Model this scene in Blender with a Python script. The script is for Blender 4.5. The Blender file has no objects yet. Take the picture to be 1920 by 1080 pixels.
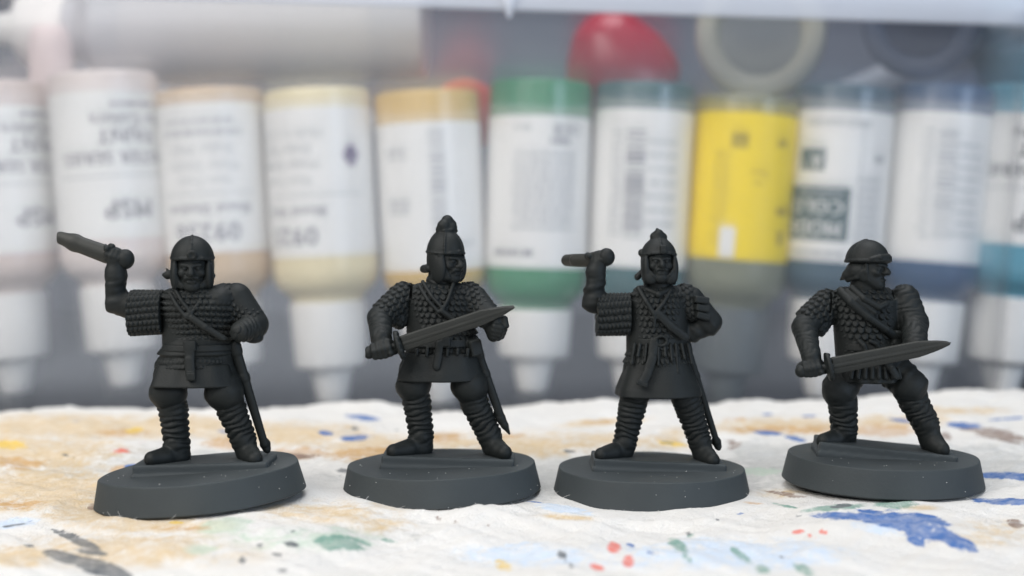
import bpy, bmesh, math, random
import numpy as np
from mathutils import Vector, Matrix

random.seed(7)
rng = np.random.default_rng(7)
U = 0.001                       # everything below is in millimetres, the scene in metres
C = bpy.context.scene.collection
SC = bpy.context.scene

# ------------------------------------------------------------------ camera, world, lights, exposure
F = 2600.0                      # focal length in pixels of a 1920 wide picture
CAM = np.array([0.0, -177.0, 33.5])
PITCH = math.atan((540 - 430) / F)
cam_d = bpy.data.cameras.new('camera')
cam = bpy.data.objects.new('camera', cam_d)
C.objects.link(cam)
cam.location = Vector(CAM) * U
cam.rotation_euler = (math.radians(90) - PITCH, 0, 0)
cam_d.sensor_width = 36.0
cam_d.lens = F / 1920 * 36.0
cam_d.clip_start = 0.005
cam_d.clip_end = 20
cam_d.dof.use_dof = True
cam_d.dof.focus_distance = 0.172
cam_d.dof.aperture_fstop = cam_d.lens / 2.6
SC.camera = cam

w = bpy.data.worlds.new('World')
SC.world = w
w.use_nodes = True
bg = w.node_tree.nodes['Background']
bg.inputs[0].default_value = (0.50, 0.56, 0.66, 1)
bg.inputs[1].default_value = 0.26

def area(name, loc, target, sx, sy, power, col):
    l = bpy.data.lights.new(name, 'AREA')
    l.shape = 'RECTANGLE'
    l.size, l.size_y, l.energy, l.color = sx, sy, power, col
    o = bpy.data.objects.new(name, l)
    C.objects.link(o)
    o.location = loc
    d = Vector(target) - Vector(loc)
    o.rotation_euler = d.to_track_quat('-Z', 'Y').to_euler()
    return o

area('left_fill', (-0.27, -0.20, 0.28), (-0.02, 0.12, 0.03), 0.30, 0.25, 1.6, (1.0, 0.96, 0.92))  # added lamp set close by, brightens the left of the tub wall most
area('front_fill', (-0.05, -0.75, 0.42), (0, 0.12, 0.02), 0.5, 0.4, 1.8, (1.0, 0.98, 0.95))  # added front fill, lifts faces, labels and base sides
area('ceiling_light', (0.05, 0.10, 0.85), (0, 0.08, 0), 0.6, 0.5, 6.0, (0.97, 0.98, 1.0))
area('side_fill', (0.55, -0.45, 0.16), (0.02, 0.02, 0.01), 0.3, 0.25, 2.0, (0.62, 0.78, 1.0))  # added bluish fill from the right, out of view

SC.view_settings.view_transform = 'Standard'
SC.view_settings.look = 'None'
SC.view_settings.exposure = 0.0
SC.view_settings.gamma = 1.0
SC.cycles.use_denoising = True
SC.cycles.max_bounces = 8
SC.cycles.transparent_max_bounces = 16

cp, sp = math.cos(PITCH), math.sin(PITCH)
def at(px, py, Y):
    """the point seen at a pixel of the 1920 wide picture, on the upright plane at distance Y"""
    a, b = (px - 960) / F, (540 - py) / F
    d = np.array([a, cp + b * sp, -sp + b * cp])
    t = (Y - CAM[1]) / d[1]
    return CAM + d * t
def project(P):
    q = P - CAM
    f = q[..., 1] * cp - q[..., 2] * sp
    u = q[..., 1] * sp + q[..., 2] * cp
    return 960 + F * q[..., 0] / f, 540 - F * u / f

# ------------------------------------------------------------------ materials
def mat(name):
    m = bpy.data.materials.new(name)
    m.use_nodes = True
    nt = m.node_tree
    return m, nt, nt.nodes['Principled BSDF'], nt.nodes['Material Output']
def node(nt, typ, **kw):
    n = nt.nodes.new(typ)
    for k, v in kw.items():
        if k.startswith('i_'):
            n.inputs[k[2:]].default_value = v
        else:
            setattr(n, k, v)
    return n
def plain(name, col, rough=0.5, var=0.06, scale=900.0, bump=0.0, bscale=4000.0, spec=0.5):
    m, nt, p, out = mat(name)
    tc = node(nt, 'ShaderNodeTexCoord')
    nz = node(nt, 'ShaderNodeTexNoise')
    nz.inputs['Scale'].default_value = scale
    nz.inputs['Detail'].default_value = 4
    nt.links.new(tc.outputs['Object'], nz.inputs['Vector'])
    r = node(nt, 'ShaderNodeMapRange')
    r.inputs['To Min'].default_value = 1 - var
    r.inputs['To Max'].default_value = 1 + var
    nt.links.new(nz.outputs['Fac'], r.inputs['Value'])
    hv = node(nt, 'ShaderNodeHueSaturation')
    hv.inputs['Color'].default_value = (*col, 1)
    nt.links.new(r.outputs['Result'], hv.inputs['Value'])
    nt.links.new(hv.outputs['Color'], p.inputs['Base Color'])
    p.inputs['Roughness'].default_value = rough
    p.inputs['Specular IOR Level'].default_value = spec
    if bump:
        n2 = node(nt, 'ShaderNodeTexNoise')
        n2.inputs['Scale'].default_value = bscale
        n2.inputs['Detail'].default_value = 3
        nt.links.new(tc.outputs['Object'], n2.inputs['Vector'])
        b = node(nt, 'ShaderNodeBump')
        b.inputs['Strength'].default_value = 1.0
        b.inputs['Distance'].default_value = bump * U
        nt.links.new(n2.outputs['Fac'], b.inputs['Height'])
        nt.links.new(b.outputs['Normal'], p.inputs['Normal'])
    return m

PRIMER = plain('black_primer', (0.0098, 0.0122, 0.0120), 0.60, 0.30, 500, 0.035, 4500, 0.28)
BASEM = plain('primer_hazed', (0.040, 0.048, 0.051), 0.66, 0.25, 130, 0.03, 2500, 0.3)  # same primer, painted lighter for the lens haze over bases and foot strips
BLADEM = plain('blade_primer', (0.022, 0.023, 0.0195), 0.55, 0.2, 500, 0.02, 4000, 0.4)
DUST = plain('dust', (0.6, 0.6, 0.58), 0.8)

def milky(name, t, col, frost=0.0, lens_veil=0.0):
    """milky plastic with lens haze put in: mostly clear, part frosted, part white scatter"""
    m, nt, p, out = mat(name)
    tr = node(nt, 'ShaderNodeBsdfTransparent')
    mx = node(nt, 'ShaderNodeMixShader')
    tc = node(nt, 'ShaderNodeTexCoord')
    nz = node(nt, 'ShaderNodeTexNoise')
    nz.inputs['Scale'].default_value = 14
    nz.inputs['Detail'].default_value = 3
    nt.links.new(tc.outputs['Object'], nz.inputs['Vector'])
    r = node(nt, 'ShaderNodeMapRange')
    r.inputs['To Min'].default_value = t - 0.02
    r.inputs['To Max'].default_value = t + 0.02
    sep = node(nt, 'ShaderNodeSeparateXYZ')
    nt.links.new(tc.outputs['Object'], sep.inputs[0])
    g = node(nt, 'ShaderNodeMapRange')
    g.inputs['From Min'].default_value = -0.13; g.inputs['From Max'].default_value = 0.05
    g.inputs['To Min'].default_value = -lens_veil; g.inputs['To Max'].default_value = 0.0  # lens haze painted in: the plastic gets milkier towards the left
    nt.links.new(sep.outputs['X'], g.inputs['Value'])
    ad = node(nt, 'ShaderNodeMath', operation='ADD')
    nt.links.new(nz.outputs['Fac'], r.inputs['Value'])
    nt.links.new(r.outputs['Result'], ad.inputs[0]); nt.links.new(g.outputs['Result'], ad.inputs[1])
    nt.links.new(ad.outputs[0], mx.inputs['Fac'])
    nt.links.new(p.outputs[0], mx.inputs[1])
    clear = tr.outputs[0]
    if frost:
        rf = node(nt, 'ShaderNodeBsdfRefraction')
        rf.inputs['Roughness'].default_value = 0.45
        rf.inputs['IOR'].default_value = 1.22
        m2 = node(nt, 'ShaderNodeMixShader')
        m2.inputs['Fac'].default_value = frost
        nt.links.new(tr.outputs[0], m2.inputs[1]); nt.links.new(rf.outputs[0], m2.inputs[2])
        clear = m2.outputs[0]
    nt.links.new(clear, mx.inputs[2])
    nt.links.new(mx.outputs[0], out.inputs['Surface'])
    p.inputs['Base Color'].default_value = (*col, 1)
    p.inputs['Roughness'].default_value = 0.35
    return m
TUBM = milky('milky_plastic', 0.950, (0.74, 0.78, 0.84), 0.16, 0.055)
RIMM = milky('milky_rim', 0.40, (0.72, 0.76, 0.84))

# ------------------------------------------------------------------ mesh helpers
def mesh_np(name, V, Q, smooth=True):
    """V (n,3) mm, Q (m,3|4)"""
    me = bpy.data.meshes.new(name)
    V = np.asarray(V, np.float32) * U
    Q = np.asarray(Q, np.int32)
    k = Q.shape[1]
    me.vertices.add(len(V)); me.vertices.foreach_set('co', V.ravel())
    me.loops.add(Q.size); me.loops.foreach_set('vertex_index', Q.ravel())
    me.polygons.add(len(Q))
    me.polygons.foreach_set('loop_start', np.arange(0, Q.size, k, dtype=np.int32))
    if smooth:
        me.polygons.foreach_set('use_smooth', np.ones(len(Q), bool))
    me.update(calc_edges=True)
    me.validate()
    return me
def obj(name, me, m, parent=None, loc=None, **props):
    o = bpy.data.objects.new(name, me)
    C.objects.link(o)
    if m is not None:
        me.materials.append(m)
    if parent is not None:
        o.parent = parent
    if loc is not None:
        o.location = Vector(loc) * U
    for k, v in props.items():
        o[k] = v
    return o
def thing(name, label, cat, loc, group=None):
    o = bpy.data.objects.new(name, None)
    C.objects.link(o)
    o.empty_display_size = 0.005
    o.location = Vector(loc) * U
    o['label'] = label; o['category'] = cat
    if group: o['group'] = group
    return o
def lathe(prof, n=64, close=True, wob=0.0):
    """profile of (r,z), bottom to top, turned round z"""
    prof = np.array(prof, float)
    a = np.linspace(0, 2 * np.pi, n, endpoint=False)
    m = len(prof)
    V = np.stack([prof[:, None, 0] * np.cos(a), prof[:, None, 0] * np.sin(a), np.repeat(prof[:, None, 1], n, 1)], -1).reshape(-1, 3)
    i, j = np.meshgrid(np.arange(m - 1), np.arange(n), indexing='ij')
    j2 = (j + 1) % n
    Q = np.stack([i * n + j, i * n + j2, (i + 1) * n + j2, (i + 1) * n + j], -1).reshape(-1, 4)
    return V, Q
def rounded(prof, r=0.5, n=4):
    """round the inner corners of a profile"""
    P = [np.array(p, float) for p in prof]
    out = [P[0]]
    for k in range(1, len(P) - 1):
        a, b, c = P[k - 1], P[k], P[k + 1]
        u, v = a - b, c - b
        lu, lv = np.linalg.norm(u), np.linalg.norm(v)
        rr = min(r, lu * .45, lv * .45)
        s, e = b + u / lu * rr, b + v / lv * rr
        for t in np.linspace(0, 1, n + 1):
            out.append((1 - t) ** 2 * s + 2 * t * (1 - t) * b + t * t * e)
    out.append(P[-1])
    return out

# ------------------------------------------------------------------ sculpting with distance fields
def unit(v):
    v = np.asarray(v, float)
    return v / np.linalg.norm(v)
class Sculpt:
    def __init__(s, lo, hi, h):
        s.lo = np.asarray(lo, float); s.h = h
        s.n = np.ceil((np.asarray(hi, float) - s.lo) / h).astype(int) + 1
        s.d = np.full(s.n, 3.0, np.float32)
    def region(s, lo, hi):
        a = np.maximum(np.floor((np.asarray(lo) - s.lo) / s.h).astype(int), 0)
        b = np.minimum(np.ceil((np.asarray(hi) - s.lo) / s.h).astype(int) + 1, s.n)
        if (b <= a).any(): return None, None
        sl = tuple(slice(a[i], b[i]) for i in range(3))
        ax = [(s.lo[i] + s.h * np.arange(a[i], b[i])).astype(np.float32) for i in range(3)]
        return sl, (ax[0][:, None, None], ax[1][None, :, None], ax[2][None, None, :])
    def put(s, lo, hi, f, op='u', k=0.25, pad=0.9):
        sl, G = s.region(np.asarray(lo) - pad, np.asarray(hi) + pad)
        if sl is None: return
        v = f(*G).astype(np.float32)
        D = s.d[sl]
        if op == 's':
            v = -v
        hh = np.maximum(k - np.abs(D - v), 0) / k
        if op == 'u':
            s.d[sl] = np.minimum(D, v) - hh * hh * k * .25
        else:
            s.d[sl] = np.maximum(D, v) + hh * hh * k * .25
    def cap(s, a, b, ra, rb=None, k=0.25, op='u', disp=None, flat=None):
        a = np.asarray(a, float); b = np.asarray(b, float)
        rb = ra if rb is None else rb
        ba = b - a; L = max(np.linalg.norm(ba), 1e-6); ax = ba / L
        ref = np.array([0, 1.0, 0]) if abs(ax[1]) < .8 else np.array([0, 0, 1.0])
        e1 = unit(np.cross(ax, ref)); e2 = np.cross(ax, e1)
        R = max(ra, rb) + .35
        def f(X, Y, Z):
            x, y, z = X - a[0], Y - a[1], Z - a[2]
            if flat is not None:
                v, fac = flat
                pd = (x * v[0] + y * v[1] + z * v[2]) * (fac - 1)
                x, y, z = x + pd * v[0], y + pd * v[1], z + pd * v[2]
            t = x * ax[0] + y * ax[1] + z * ax[2]
            tc = np.clip(t, 0, L)
            q0, q1, q2 = x - tc * ax[0], y - tc * ax[1], z - tc * ax[2]
            d = np.sqrt(q0 * q0 + q1 * q1 + q2 * q2) - (ra + (rb - ra) * tc / L)
            if disp is not None:
                ang = np.arctan2(q0 * e2[0] + q1 * e2[1] + q2 * e2[2], q0 * e1[0] + q1 * e1[1] + q2 * e1[2])
                d = d - disp(t, ang, max(ra, rb))
            return d
        s.put(np.minimum(a, b) - R, np.maximum(a, b) + R, f, op, k)
    def tube(s, pts, r, k=0.2, op='u', flat=None):
        for i in range(len(pts) - 1):
            r0, r1 = (r[i], r[i + 1]) if hasattr(r, '__len__') else (r, r)
            s.cap(pts[i], pts[i + 1], r0, r1, k, op, None, flat)
    def ell(s, c, r, R=None, k=0.25, op='u', clip=None, disp=None):
        c = np.asarray(c, float); r = np.asarray(r, float)
        R = np.eye(3) if R is None else R
        m = r.max() + .1
        def f(X, Y, Z):
            x, y, z = X - c[0], Y - c[1], Z - c[2]
            q = [(x * R[0, i] + y * R[1, i] + z * R[2, i]) for i in range(3)]
            k0 = np.sqrt(sum((q[i] / r[i]) ** 2 for i in range(3))) + 1e-6
            k1 = np.sqrt(sum((q[i] / r[i] ** 2) ** 2 for i in range(3))) + 1e-6
            d = k0 * (k0 - 1) / k1
            if disp is not None: d = d - disp(*q)
            if clip is not None: d = np.maximum(d, clip(*q))
            return d
        s.put(c - m, c + m, f, op, k)
    def box(s, c, hf, R=None, rnd=.15, k=0.15, op='u', taper=None):
        c = np.asarray(c, float); hf = np.asarray(hf, float)
        R = np.eye(3) if R is None else R
        m = np.linalg.norm(hf) + .2
        def f(X, Y, Z):
            x, y, z = X - c[0], Y - c[1], Z - c[2]
            q = [np.abs(x * R[0, i] + y * R[1, i] + z * R[2, i]) - hf[i] + rnd for i in range(3)]
            o = np.sqrt(sum(np.maximum(v, 0) ** 2 for v in q))
            return o + np.minimum(np.maximum(np.maximum(q[0], q[1]), q[2]), 0) - rnd
        s.put(c - m, c + m, f, op, k)
    def loft(s, secs, k=0.3, op='u', disp=None, yaw=0.0, rnd=.3, power=2.0):
        """secs: list of (cx,cy,z,rx,ry) from low z to high z"""
        A = np.array(sorted(secs, key=lambda q: q[2]), float)
        R = A[:, 3:5].max() + .4
        lo = np.array([A[:, 0].min() - R, A[:, 1].min() - R, A[0, 2] - .3])
        hi = np.array([A[:, 0].max() + R, A[:, 1].max() + R, A[-1, 2] + .3])
        cy_, sy_ = math.cos(yaw), math.sin(yaw)
        def f(X, Y, Z):
            zz = np.clip(Z, A[0, 2], A[-1, 2])
            I = lambda c: np.interp(zz, A[:, 2], A[:, c]).astype(np.float32)
            x, y = X - I(0), Y - I(1)
            x, y = x * cy_ + y * sy_, -x * sy_ + y * cy_
            rx, ry = I(3), I(4)
            n = (np.abs(x / rx) ** power + np.abs(y / ry) ** power) ** (1 / power)
            d = (n - 1) * np.minimum(rx, ry) * .95
            if disp is not None:
                d = d - disp(A[-1, 2] - Z, np.arctan2(x / rx, -y / ry), (rx + ry) / 2)
            e = np.maximum(A[0, 2] - Z, Z - A[-1, 2])
            hh = np.maximum(rnd - np.abs(d - e), 0) / rnd
            return np.maximum(d, e) + hh * hh * rnd * .25
        s.put(lo, hi, f, op, k)
    def mesh(s, name, origin):
        d, h, lo = s.d, s.h, s.lo
        S = d < 0
        c = np.zeros(tuple(s.n - 1), np.int8)
        offs = [(i, j, k) for i in (0, 1) for j in (0, 1) for k in (0, 1)]
        n0, n1, n2 = s.n - 1
        for (i, j, k) in offs:
            c += S[i:i + n0, j:j + n1, k:k + n2]
        I = np.argwhere((c > 0) & (c < 8))
        ids = np.full(tuple(s.n - 1), -1, np.int32)
        ids[I[:, 0], I[:, 1], I[:, 2]] = np.arange(len(I))
        pos = np.zeros((len(I), 3)); cnt = np.zeros(len(I))
        val = {o: d[I[:, 0] + o[0], I[:, 1] + o[1], I[:, 2] + o[2]] for o in offs}
        for o in offs:
            for axn in range(3):
                if o[axn] == 1: continue
                p = list(o); p[axn] = 1; p = tuple(p)
                va, vb = val[o], val[p]
                m = (va < 0) != (vb < 0)
                t = np.where(m, va / np.where(m, va - vb, 1), 0)
                q = np.repeat(np.array(o, float)[None], len(I), 0); q[:, axn] += t
                pos += q * m[:, None]; cnt += m
        V = (I + pos / cnt[:, None]) * h + lo - np.asarray(origin)
        Q = []
        for axn in range(3):
            sa = [slice(1, -1)] * 3; sb = [slice(1, -1)] * 3
            sa[axn] = slice(0, -1); sb[axn] = slice(1, None)
            A_, B_ = S[tuple(sa)], S[tuple(sb)]
            E = np.argwhere(A_ != B_)
            flip = A_[E[:, 0], E[:, 1], E[:, 2]]
            b = E.copy()
            o1, o2 = (axn + 1) % 3, (axn + 2) % 3
            b[:, o1] += 1; b[:, o2] += 1
            def cell(d1, d2):
                q = b.copy(); q[:, o1] += d1; q[:, o2] += d2
                return ids[q[:, 0], q[:, 1], q[:, 2]]
            a_ = np.stack([cell(-1, -1), cell(0, -1), cell(0, 0), cell(-1, 0)], -1)
            a_[~flip] = a_[~flip][:, ::-1]
            Q.append(a_)
        Q = np.concatenate(Q)
        Q = Q[(Q >= 0).all(1)]
        return mesh_np(name, V, Q)

# relief patterns: t along the limb or down the coat, a the angle round it, r its radius
def wraps(period, A, tilt=.35, ph=0.0, t0=-99, t1=99, n=0.25):
    def f(t, a, r):
        s = t / period + tilt * np.sin(a + ph) + n * np.sin(2.3 * t + 3.1 * a + ph * 2) * .6 + n * .6 * np.sin(a * 2 + t * 1.1 + ph)
        m = np.clip((t - t0) * 3, 0, 1) * np.clip((t1 - t) * 3, 0, 1)
        return m * A * (np.abs(np.sin(np.pi * s)) ** .7 - .55)
    return f
def folds(A, ph=0.0, f=1.0):
    def g(t, a, r):
        return A * (np.sin(2.1 * f * t + 2.0 * np.sin(a + ph) + ph) + .6 * np.sin(4.3 * f * t - 1.7 * a + ph * 3) + .5 * np.sin(3 * a + 1.3 * t + ph))
    return g
def mail(pw, ph, A, swap=False, off=0.0):
    """rows of overlapping round-ended scales"""
    def f(t, a, r):
        u, v = a * r, t
        if swap: u, v = t, a * r
        v = v / ph + off + .06 * np.sin(u * 1.3)
        row = np.floor(v)
        cv = v - row
        cu = u / pw + .5 * (row % 2) + .13 * np.sin(row * 2.7)
        cu = cu - np.floor(cu) - .5
        edge = 1 - .55 * (2 * cu) ** 2
        inside = np.clip((edge - cv) * 5, 0, 1)
        ramp = .35 + .65 * np.clip(cv / .85, 0, 1)
        side = np.clip((.5 - np.abs(cu)) * 7, 0, 1)
        return A * (inside * ramp * side - .35)
    return f
def rows(ph, A, pw=.5, swap=False):
    """horizontal ridged rows with a beaded edge"""
    def f(t, a, r):
        u, v = a * r, t
        if swap: u, v = t, a * r
        v = v / ph + .12 * np.sin(u * .9 + 1)
        row = np.floor(v)
        return A * (np.abs(np.sin(np.pi * v)) ** .6 - .5) * (1 + .6 * np.sin(2 * np.pi * (u / pw + .5 * row + .3 * np.sin(row * 3)))) - .3 * A * np.sin(2 * np.pi * (u / pw + .5 * row + .3 * np.sin(row * 3))) ** 2
    return f

def frame(yaw, pitch=0.0, roll=0.0):
    """columns: viewer's right, forward (towards the camera at yaw 0), up"""
    M = Matrix.Rotation(math.radians(yaw), 3, 'Z') @ Matrix.Rotation(math.radians(roll), 3, 'Y') @ Matrix.Rotation(math.radians(-pitch), 3, 'X')
    m = np.array(M)
    return np.stack([m[:, 0], -m[:, 1], m[:, 2]], 1)

class Head:
    def __init__(s, c, R, k=1.0):
        s.c, s.R, s.k = np.asarray(c, float), R, k
    def __call__(s, x, y, z):
        return s.c + s.R @ (np.array([x, y, z]) * s.k)

def face(S, H0, moustache=True):
    H = Head(H0(0, .28, 0), H0.R, H0.k * 1.03)
    k = H.k; R = H.R
    S.ell(H(0, 0, 0.1), np.array([1.85, 2.0, 2.5]) * k, R, .3)
    S.cap(H(0, 1.2, -1.7), H(0, 1.35, -2.0), .85 * k, .75 * k, .5)
    for sx in (-1, 1):
        S.cap(H(sx * 1.3, .2, -1.1), H(sx * .45, 1.2, -1.95), .6 * k, .6 * k, .45)
        S.ell(H(sx * 1.0, 1.45, -.45), np.array([.55, .5, .45]) * k, R, .35)
        S.cap(H(sx * 1.05, 1.72, .50), H(sx * .3, 2.0, .42), .25 * k, .26 * k, .2)
    S.cap(H(0, 1.95, .5), H(0, 2.5, -.42), .22 * k, .40 * k, .22)
    for sx in (-1, 1):
        S.ell(H(sx * .36, 2.2, -.52), np.array([.25, .28, .2]) * k, R, .15)
        S.ell(H(sx * .72, 2.08, .08), np.array([.46, .30, .22]) * k, R, .2, 's')
        S.ell(H(sx * .72, 1.76, .08), np.array([.33, .3, .19]) * k, R, .08)
        if not moustache: continue
        S.cap(H(sx * .05, 2.2, -.88), H(sx * .62, 1.95, -1.0), .27 * k, .25 * k, .15)
        S.cap(H(sx * .62, 1.95, -1.0), H(sx * .95, 1.5, -1.5), .25 * k, .14 * k, .15)
    S.cap(H(-.5, 2.2, -1.22), H(.5, 2.2, -1.22), .13 * k, .13 * k, .1, 's')
    S.cap(H(-.33, 1.95, -1.48), H(.33, 1.95, -1.48), .22 * k, .22 * k, .15)
    S.cap(H(-.3, 2.15, -1.75), H(.3, 2.15, -1.75), .1 * k, .1 * k, .12, 's')

def fist(S, c, g, n, rg=.42, w=.78, fr=.42, thumb=True):
    """a closed hand: c the grip centre, g the grip's direction (little finger to thumb), n where the knuckles look"""
    g = unit(g); n = unit(np.asarray(n) - np.dot(n, g) * g); b = np.cross(g, n)
    S.ell(c - n * .1, [1.1, 1.1, 1.1], None, .3)
    S.cap(c - g * 1.0 - n * .35, c + g * .9 - n * .35, .85, .9, .3)
    for i, q in enumerate((-1.5, -.5, .5, 1.5)):
        L = (0.86, 1.0, 1.06, .97)[i]
        o = c + g * q * w * .78
        pts = []
        for a in (200, 130, 70, 10, -50):
            a = math.radians(a)
            pts.append(o + (b * math.cos(a) * -1 + n * math.sin(a)) * (rg + fr * .95) * L)
        S.tube(pts, [fr * .9, fr * 1.05, fr, fr * .95, fr * .8], .1)
    if thumb:
        S.tube([c + g * 1.25 - n * .5 + b * .2, c + g * 1.55 + n * .35 + b * .5, c + g * 1.0 + n * 1.05 + b * .35], [.5, .45, .36], .12)

def blade(S, a, b, w, th, up, tip=2.0, ridge=True):
    """flat double-edged blade from a to the point b; up lies in the blade's plane"""
    a, b = np.asarray(a, float), np.asarray(b, float)
    L = np.linalg.norm(b - a); x = (b - a) / L
    u = unit(np.asarray(up) - np.dot(up, x) * x); v = np.cross(x, u)
    def f(X, Y, Z):
        X, Y, Z = X - a[0], Y - a[1], Z - a[2]
        p = X * x[0] + Y * x[1] + Z * x[2]; q = np.abs(X * u[0] + Y * u[1] + Z * u[2]); r = np.abs(X * v[0] + Y * v[1] + Z * v[2])
        hw = w * (1 - .06 * p / L) * np.where(p > L - tip, np.clip((L - p) / tip, 0, 1) ** .62, 1)
        tt = th * (1 - .35 * np.clip(q / w, 0, 1) ** 3) if not ridge else th * (1 - .45 * np.clip(q / w, 0, 1)) - (.10 * th) * (np.abs(q / w - .28) < .12)
        return np.maximum(np.maximum(q - hw, r - tt), np.maximum(-p, p - L))
    S.put(np.minimum(a, b) - w, np.maximum(a, b) + w, f, 'u', .1)

PW, PH_ = .76, .74
FIGS = []
def add_figure(nm, label, Y, base, roll, build):
    """base: the pixel of the base's underside centre"""
    o = at(base[0], base[1], Y)
    root = thing('soldier_figurine', label, 'figurine', o, 'primed soldier figurines')
    J = lambda px, py, dy=0.0: at(px, py, Y + dy)
    s = (Y - CAM[1]) / F
    Rr = Matrix.Rotation(math.radians(roll), 4, 'Y')
    # round base with rounded rim
    prof = rounded([(0.001, 0), (12.2, 0), (12.75, .25), (12.0, 3.55), (11.9, 3.65), (.001, 3.65)], .08, 3)
    V, Q = lathe(prof, 96)
    r = np.hypot(V[:, 0], V[:, 1]); a = np.arctan2(V[:, 1], V[:, 0])
    V[:, :2] *= (1 + .006 * np.sin(a * 3 + Y) + .004 * np.sin(a * 7 + Y * 2) + .0025 * np.sin(a * 13 + 1))[:, None]
    V[:, 2] += np.where(V[:, 2] > 1.5, .05 * np.sin(a * 4 + Y) * r / 12, 0)
    bo = obj('base', mesh_np('base', V, Q), BASEM, root)
    bo.rotation_euler = Rr.to_euler()
    b_mod = bo.modifiers.new('ws', 'WEIGHTED_NORMAL')
    FIGS.append((o, roll))
    build(root, o, J, s, roll)
    # specks of dust on the base
    V, Q = [], []
    rr = np.random.default_rng(int(abs(base[0])))
    Rm = np.array(Rr.to_3x3())
    for i in range(26):
        a = rr.uniform(math.pi, 2 * math.pi) if i < 20 else rr.uniform(0, math.pi)
        if i % 3: q = np.array([math.cos(a) * rr.uniform(5, 11.7), math.sin(a) * rr.uniform(5, 11.7), 3.67])
        else:
            z = rr.uniform(.4, 3.2); q = np.array([math.cos(a), math.sin(a), 0]) * (12.78 - .20 * z) + [0, 0, z]
        q = Rm @ q; k = rr.uniform(.025, .06); n0 = len(V)
        V += [q + k * np.array(d) for d in ((1.6, 0, 0), (-1.6, 0, 0), (0, 1, 0), (0, -1, 0), (0, 0, 1), (0, 0, -1))]
        Q += [(n0 + a_, n0 + b_, n0 + c_) for a_, b_, c_ in ((0, 2, 4), (2, 1, 4), (1, 3, 4), (3, 0, 4), (2, 0, 5), (1, 2, 5), (3, 1, 5), (0, 3, 5))]
    du = obj('dust_specks', mesh_np('dust_specks', np.array(V), np.array(Q)), DUST, root)
    du['kind'] = 'stuff'
    return root

def tab(root, o, J, roll, pL, pR, dyL, dyR, zt):
    """the moulded foot strip; end points by pixel"""
    a, b = J(pL[0], pL[1], dyL), J(pR[0], pR[1], dyR)
    a = a - o; b = b - o
    c = (a + b) / 2
    L = np.linalg.norm(b - a)
    x = (b - a) / L
    S = Sculpt(c - L / 2 - 4.5, c + L / 2 + 4.5, .2)
    z = unit(np.array([0, 0, 1.0]) - x[2] * x); y = np.cross(z, x)
    R = np.stack([x, y, z], 1)
    S.box(c - z * .9 + z * .12, [L / 2, zt, .98], R, .14, .1)
    S.box(c - z * .9 - z * .5, [L / 2 + .2, zt + .22, .5], R, .15, .1)
    S.cap(c - x * L * .44 - y * zt * .5, c - x * L * .44 + y * zt * .4, .5, .4, .5)
    S.cap(c + x * L * .45 - y * zt * .5, c + x * L * .45 + y * zt * .3, .5, .4, .5)
    obj('foot_strip', S.mesh('foot_strip', (0, 0, 0)), BASEM, root)

def boot(S, ankle, toe, heel, r, top=None):
    S.cap(heel, toe, r * .78, r * .55, .3)
    S.cap(ankle, heel + (toe - heel) * .12, r * .98, r * .95, .4)
    S.cap(ankle + np.array([0, 0, -.2]), heel + (toe - heel) * .62, r * .72, r * .66, .6, 'u', folds(.05, 1.2, 1.3))
    m = heel + (toe - heel) * .55
    S.cap(m, toe + np.array([0, 0, -.05]), r * .80, r * .62, .4)
    lo = np.array([0, 0, -r * .58])
    S.cap(heel + lo, toe + lo * .6, r * .66, r * .5, .1)
    S.cap(ankle + np.array([-.1, -r * .5, .25]), ankle + np.array([.1, -r * .5, .25]), r * .7, r * .7, .2)

def emit(root, o, S, name, m=None, parent=None, label=None):
    q = obj(name, S.mesh(name, o), m or PRIMER, parent or root)
    if label: q['label'] = label
    return q

def strap(S, pts, wd, th, out, k=.08):
    """flat band along pts; out(i) points away from the body"""
    for i in range(len(pts) - 1):
        a, b = np.asarray(pts[i], float), np.asarray(pts[i + 1], float)
        S.cap(a, b, wd, wd, k, 'u', None, (unit(out), wd / th))

def knob(S, H, spots, r):
    for (x, y, z, q) in spots:
        S.ell(H(x, y, z), [q * r] * 3, None, .15)

def helmet_bowl(S, H, r, zc, cut, rim=.16, pt=1.0, ridge=0, tilt=0.0):
    """bowl with a rim; r radii, zc the centre's height, cut where the rim runs (slopes by tilt from front to back)"""
    k = H.k; r = np.array(r) * k
    def clip(x, y, z):
        return (cut * k - zc * k + tilt * y) - z
    S.ell(H(0, -.1, zc), r, H.R, .12, 'u', clip)
    f = math.sqrt(max(0.05, 1 - ((cut - zc) * k / r[2]) ** 2))
    ring = []
    for i in range(25):
        a = 2 * math.pi * i / 24
        x, y = r[0] * f * math.cos(a) / k, r[1] * f * math.sin(a) / k
        ring.append(H(x, y - .1, cut + tilt * y))
    S.tube(ring, rim, .1)
    if ridge:
        pts = []
        for i in range(13):
            a = math.pi * (i / 12)
            pts.append(H(0, -.1 + r[1] / k * math.cos(a) * 1.0, zc + r[2] / k * math.sin(a) * 1.0))
        S.tube(pts[1:-1], ridge, .15)

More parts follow.
